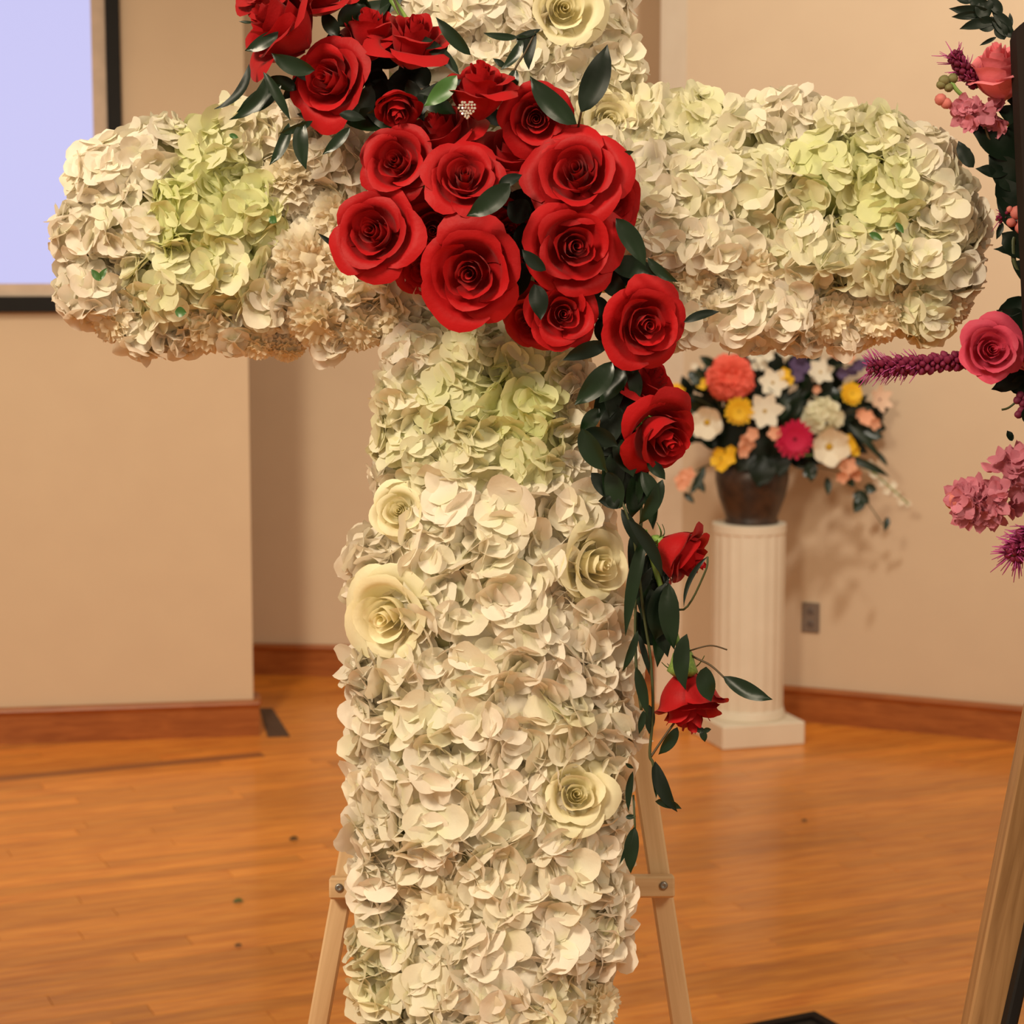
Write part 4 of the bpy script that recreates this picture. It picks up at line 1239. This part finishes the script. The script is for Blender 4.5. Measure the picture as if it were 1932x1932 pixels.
for (px, py, r) in ((1410,835,17),(1402,850,14),(1420,820,14),(1462,818,14),(1475,835,12),(1600,880,18),(1612,895,16),(1590,900,13),(1580,662,16),(1600,675,13),(1290,905,17),(1300,895,14),(1285,915,12),(1635,790,16),(1650,800,12),(1615,655,10),(1625,780,12),(1540,735,9)):
    place('peach_blossom', me_pe, px, py, r, rng.uniform(-.4, .4), rng.uniform(-.5, .3), 1, rng.uniform(-.22, -.18) if px < 1480 else rng.uniform(-.18, -.1))
for (px, py, r) in ((1355,855,13),(1375,865,14),(1362,880,13),(1380,850,11),(1350,870,11),(1480,705,12),(1488,718,12),(1475,725,10),(1605,840,13),(1612,852,11),(1600,828,10),(1325,725,12),(1255,735,10)):
    place('yellow_blossom', me_ys, px, py, r, rng.uniform(-.4, .4), rng.uniform(-.4, .4), 1, rng.uniform(-.2, -.12))
for (px, py, r) in ((1510,672,14),(1500,690,14),(1520,695,14),(1505,710,13),(1620,690,13),(1635,685,12),(1608,700,12),(1515,660,12),(1645,695,10),(1590,705,12)):
    place('purple_blossom', me_pur, px, py, r, rng.uniform(-.4, .4), rng.uniform(-.2, .5), 1, rng.uniform(-.12, -.06))
for (px, py, r) in ((1420,670,11),(1435,680,11),(1450,672,11),(1440,690,10),(1425,690,9),(1480,662,14),(1478,652,10),(1310,690,8),(1640,880,13),(1650,895,10),(1665,908,11),(1672,925,9),(1690,930,9),(1700,945,9),(1712,950,8),(1685,915,8),(1545,690,10),(1525,790,9)):
    place('white_blossom', me_ws, px, py, r, rng.uniform(-.4, .4), rng.uniform(-.3, .5), 1, rng.uniform(-.12, -.02))
# green white hydrangea in the bowl
Vs = []; Qs = []; Cs = []; nb = 0
for k in range(26):
    dl = np.array([*nrg.normal(0, .6, 2), 0]); dl[2] = 1; dl /= np.linalg.norm(dl)
    v, q, tn = FLV[k % 12]
    Vs.append((v * .38) @ frame(dl + nrg.normal(0, .2, 3), nrg.uniform(0, 6)).T + dl); Qs.append(q + nb); nb += len(v); Cs.append(floret_cols(.35, tn))
hm = quadmesh('hydrangea', np.concatenate(Vs), np.concatenate(Qs), M_floret, np.concatenate(Cs))
o = place('hydrangea', hm, 1548, 790, 40, .1, .05, 1, -.10, 'pale green hydrangea')
# leaves
for k in range(190):
    a = rng.uniform(0, 6.28); rr = rng.random() ** .6
    cx = 1465 + math.cos(a) * rr * 200; cy = 775 + math.sin(a) * rr * 105
    if cy > 860 and cx < 1500: cy -= 60
    b = math.atan2(cy - 850, cx - 1430) + rng.uniform(-.7, .7); ln = rng.uniform(38, 70)
    d = DA - .17 + .16 * rr + rng.uniform(0, .06)
    add_leaf(arr, P(cx - math.cos(b) * ln / 2, cy - math.sin(b) * ln / 2, d), P(cx + math.cos(b) * ln / 2, cy + math.sin(b) * ln / 2, d - .02), rng.uniform(20, 38) * k_, rng.uniform(-.1, .1), .1, rng.uniform(-.6, .6), M_leaf2 if rng.random() < .7 else M_leaf)
for (x0, y0, x1, y1, w) in ((1520,880,1535,905,26),(1530,870,1530,910,22),(1610,930,1640,950,26),(1625,935,1612,968,24),(1630,920,1655,925,20),(1600,915,1612,905,18),(1675,975,1668,1002,12),(1560,900,1562,935,14),(1590,860,1680,900,16),(1600,800,1665,870,14),(1330,880,1300,935,16),(1310,900,1330,930,16),(1290,930,1310,950,12),(1650,850,1675,880,10),(1440,860,1430,920,50),(1470,850,1470,900,40),(1420,850,1390,890,34),(1350,690,1320,672,18),(1300,700,1320,730,20)):
    add_leaf(arr, AP(x0, y0, -.15), AP(x1, y1, -.16), w * k_, .05, .1, 0, M_leaf if w < 30 else M_leaf2)
# a mossy mound that the stems are pushed into, and the trailing stems
V, F = lathe_vf([(57 * k_, 95 * k_), (64 * k_, 118 * k_), (66 * k_, 150 * k_), (56 * k_, 185 * k_), (32 * k_, 212 * k_), (0, 222 * k_)], 20)
link('moss_mound', mesh_from('moss_mound', V, F[:-2], M_leaf2), arr)
def AS(pts, r=.002, m=None): add_stem(arr, [AP(x, y, dz) for x, y, dz in pts], r, m or M_stem)
AS([(1480,860,-.08),(1560,860,-.1),(1630,880,-.1),(1680,920,-.1),(1715,952,-.1)], .0022, M_bud)
AS([(1500,880,-.08),(1580,890,-.1),(1630,940,-.1),(1665,990,-.1)], .0018)
AS([(1480,830,-.05),(1560,790,-.08),(1640,770,-.05)], .003)
AS([(1480,830,-.05),(1540,760,-.06),(1606,743,-.08)], .003)
AS([(1420,850,-.05),(1330,880,-.1),(1290,905,-.12)], .003)
AS([(1420,830,-.05),(1330,760,-.08),(1270,742,-.1)], .003)
AS([(1480,830,-.05),(1570,850,-.08),(1605,885,-.12)], .003)
AS([(1480,780,-.05),(1550,700,-.05),(1640,690,-.05)], .003)
AS([(1380,800,-.05),(1330,720,-.06),(1305,690,-.08)], .003)

# ------------------------------------------------------------------ scraps on the floor
for i, (px, py, r, lab) in enumerate(((555, 1585, 9, 'dark green leaf scrap on the floor close to the pine easel'), (450, 1703, 9, 'pale greenish leaf scrap lying on the wooden floor'), (450, 1786, 6, 'tiny brown petal scrap lying on the wooden floor'), (1519, 1550, 6, 'tiny dark scrap on the floor in front of the pedestal'))):
    c = G(px, py, 0.002); s_ = r * mpp(6.0)
    V, F = leaf_vf(c + np.array([-s_, 0, 0.001]), c + np.array([s_, s_ * .5, 0.001]), s_ * 1.6, .1, .25, .1, (0, 0, 1), .2)
    o = link('leaf_scrap', mesh_from('leaf_scrap', np.array(V) - c, F, (M_leaf, M_leaf_bright, M_stem_brown, M_stem_brown)[i]), None, Matrix.Translation(c))
    tag(o, lab, 'leaf scrap')
print('planks', nplank, 'florets', len(items))
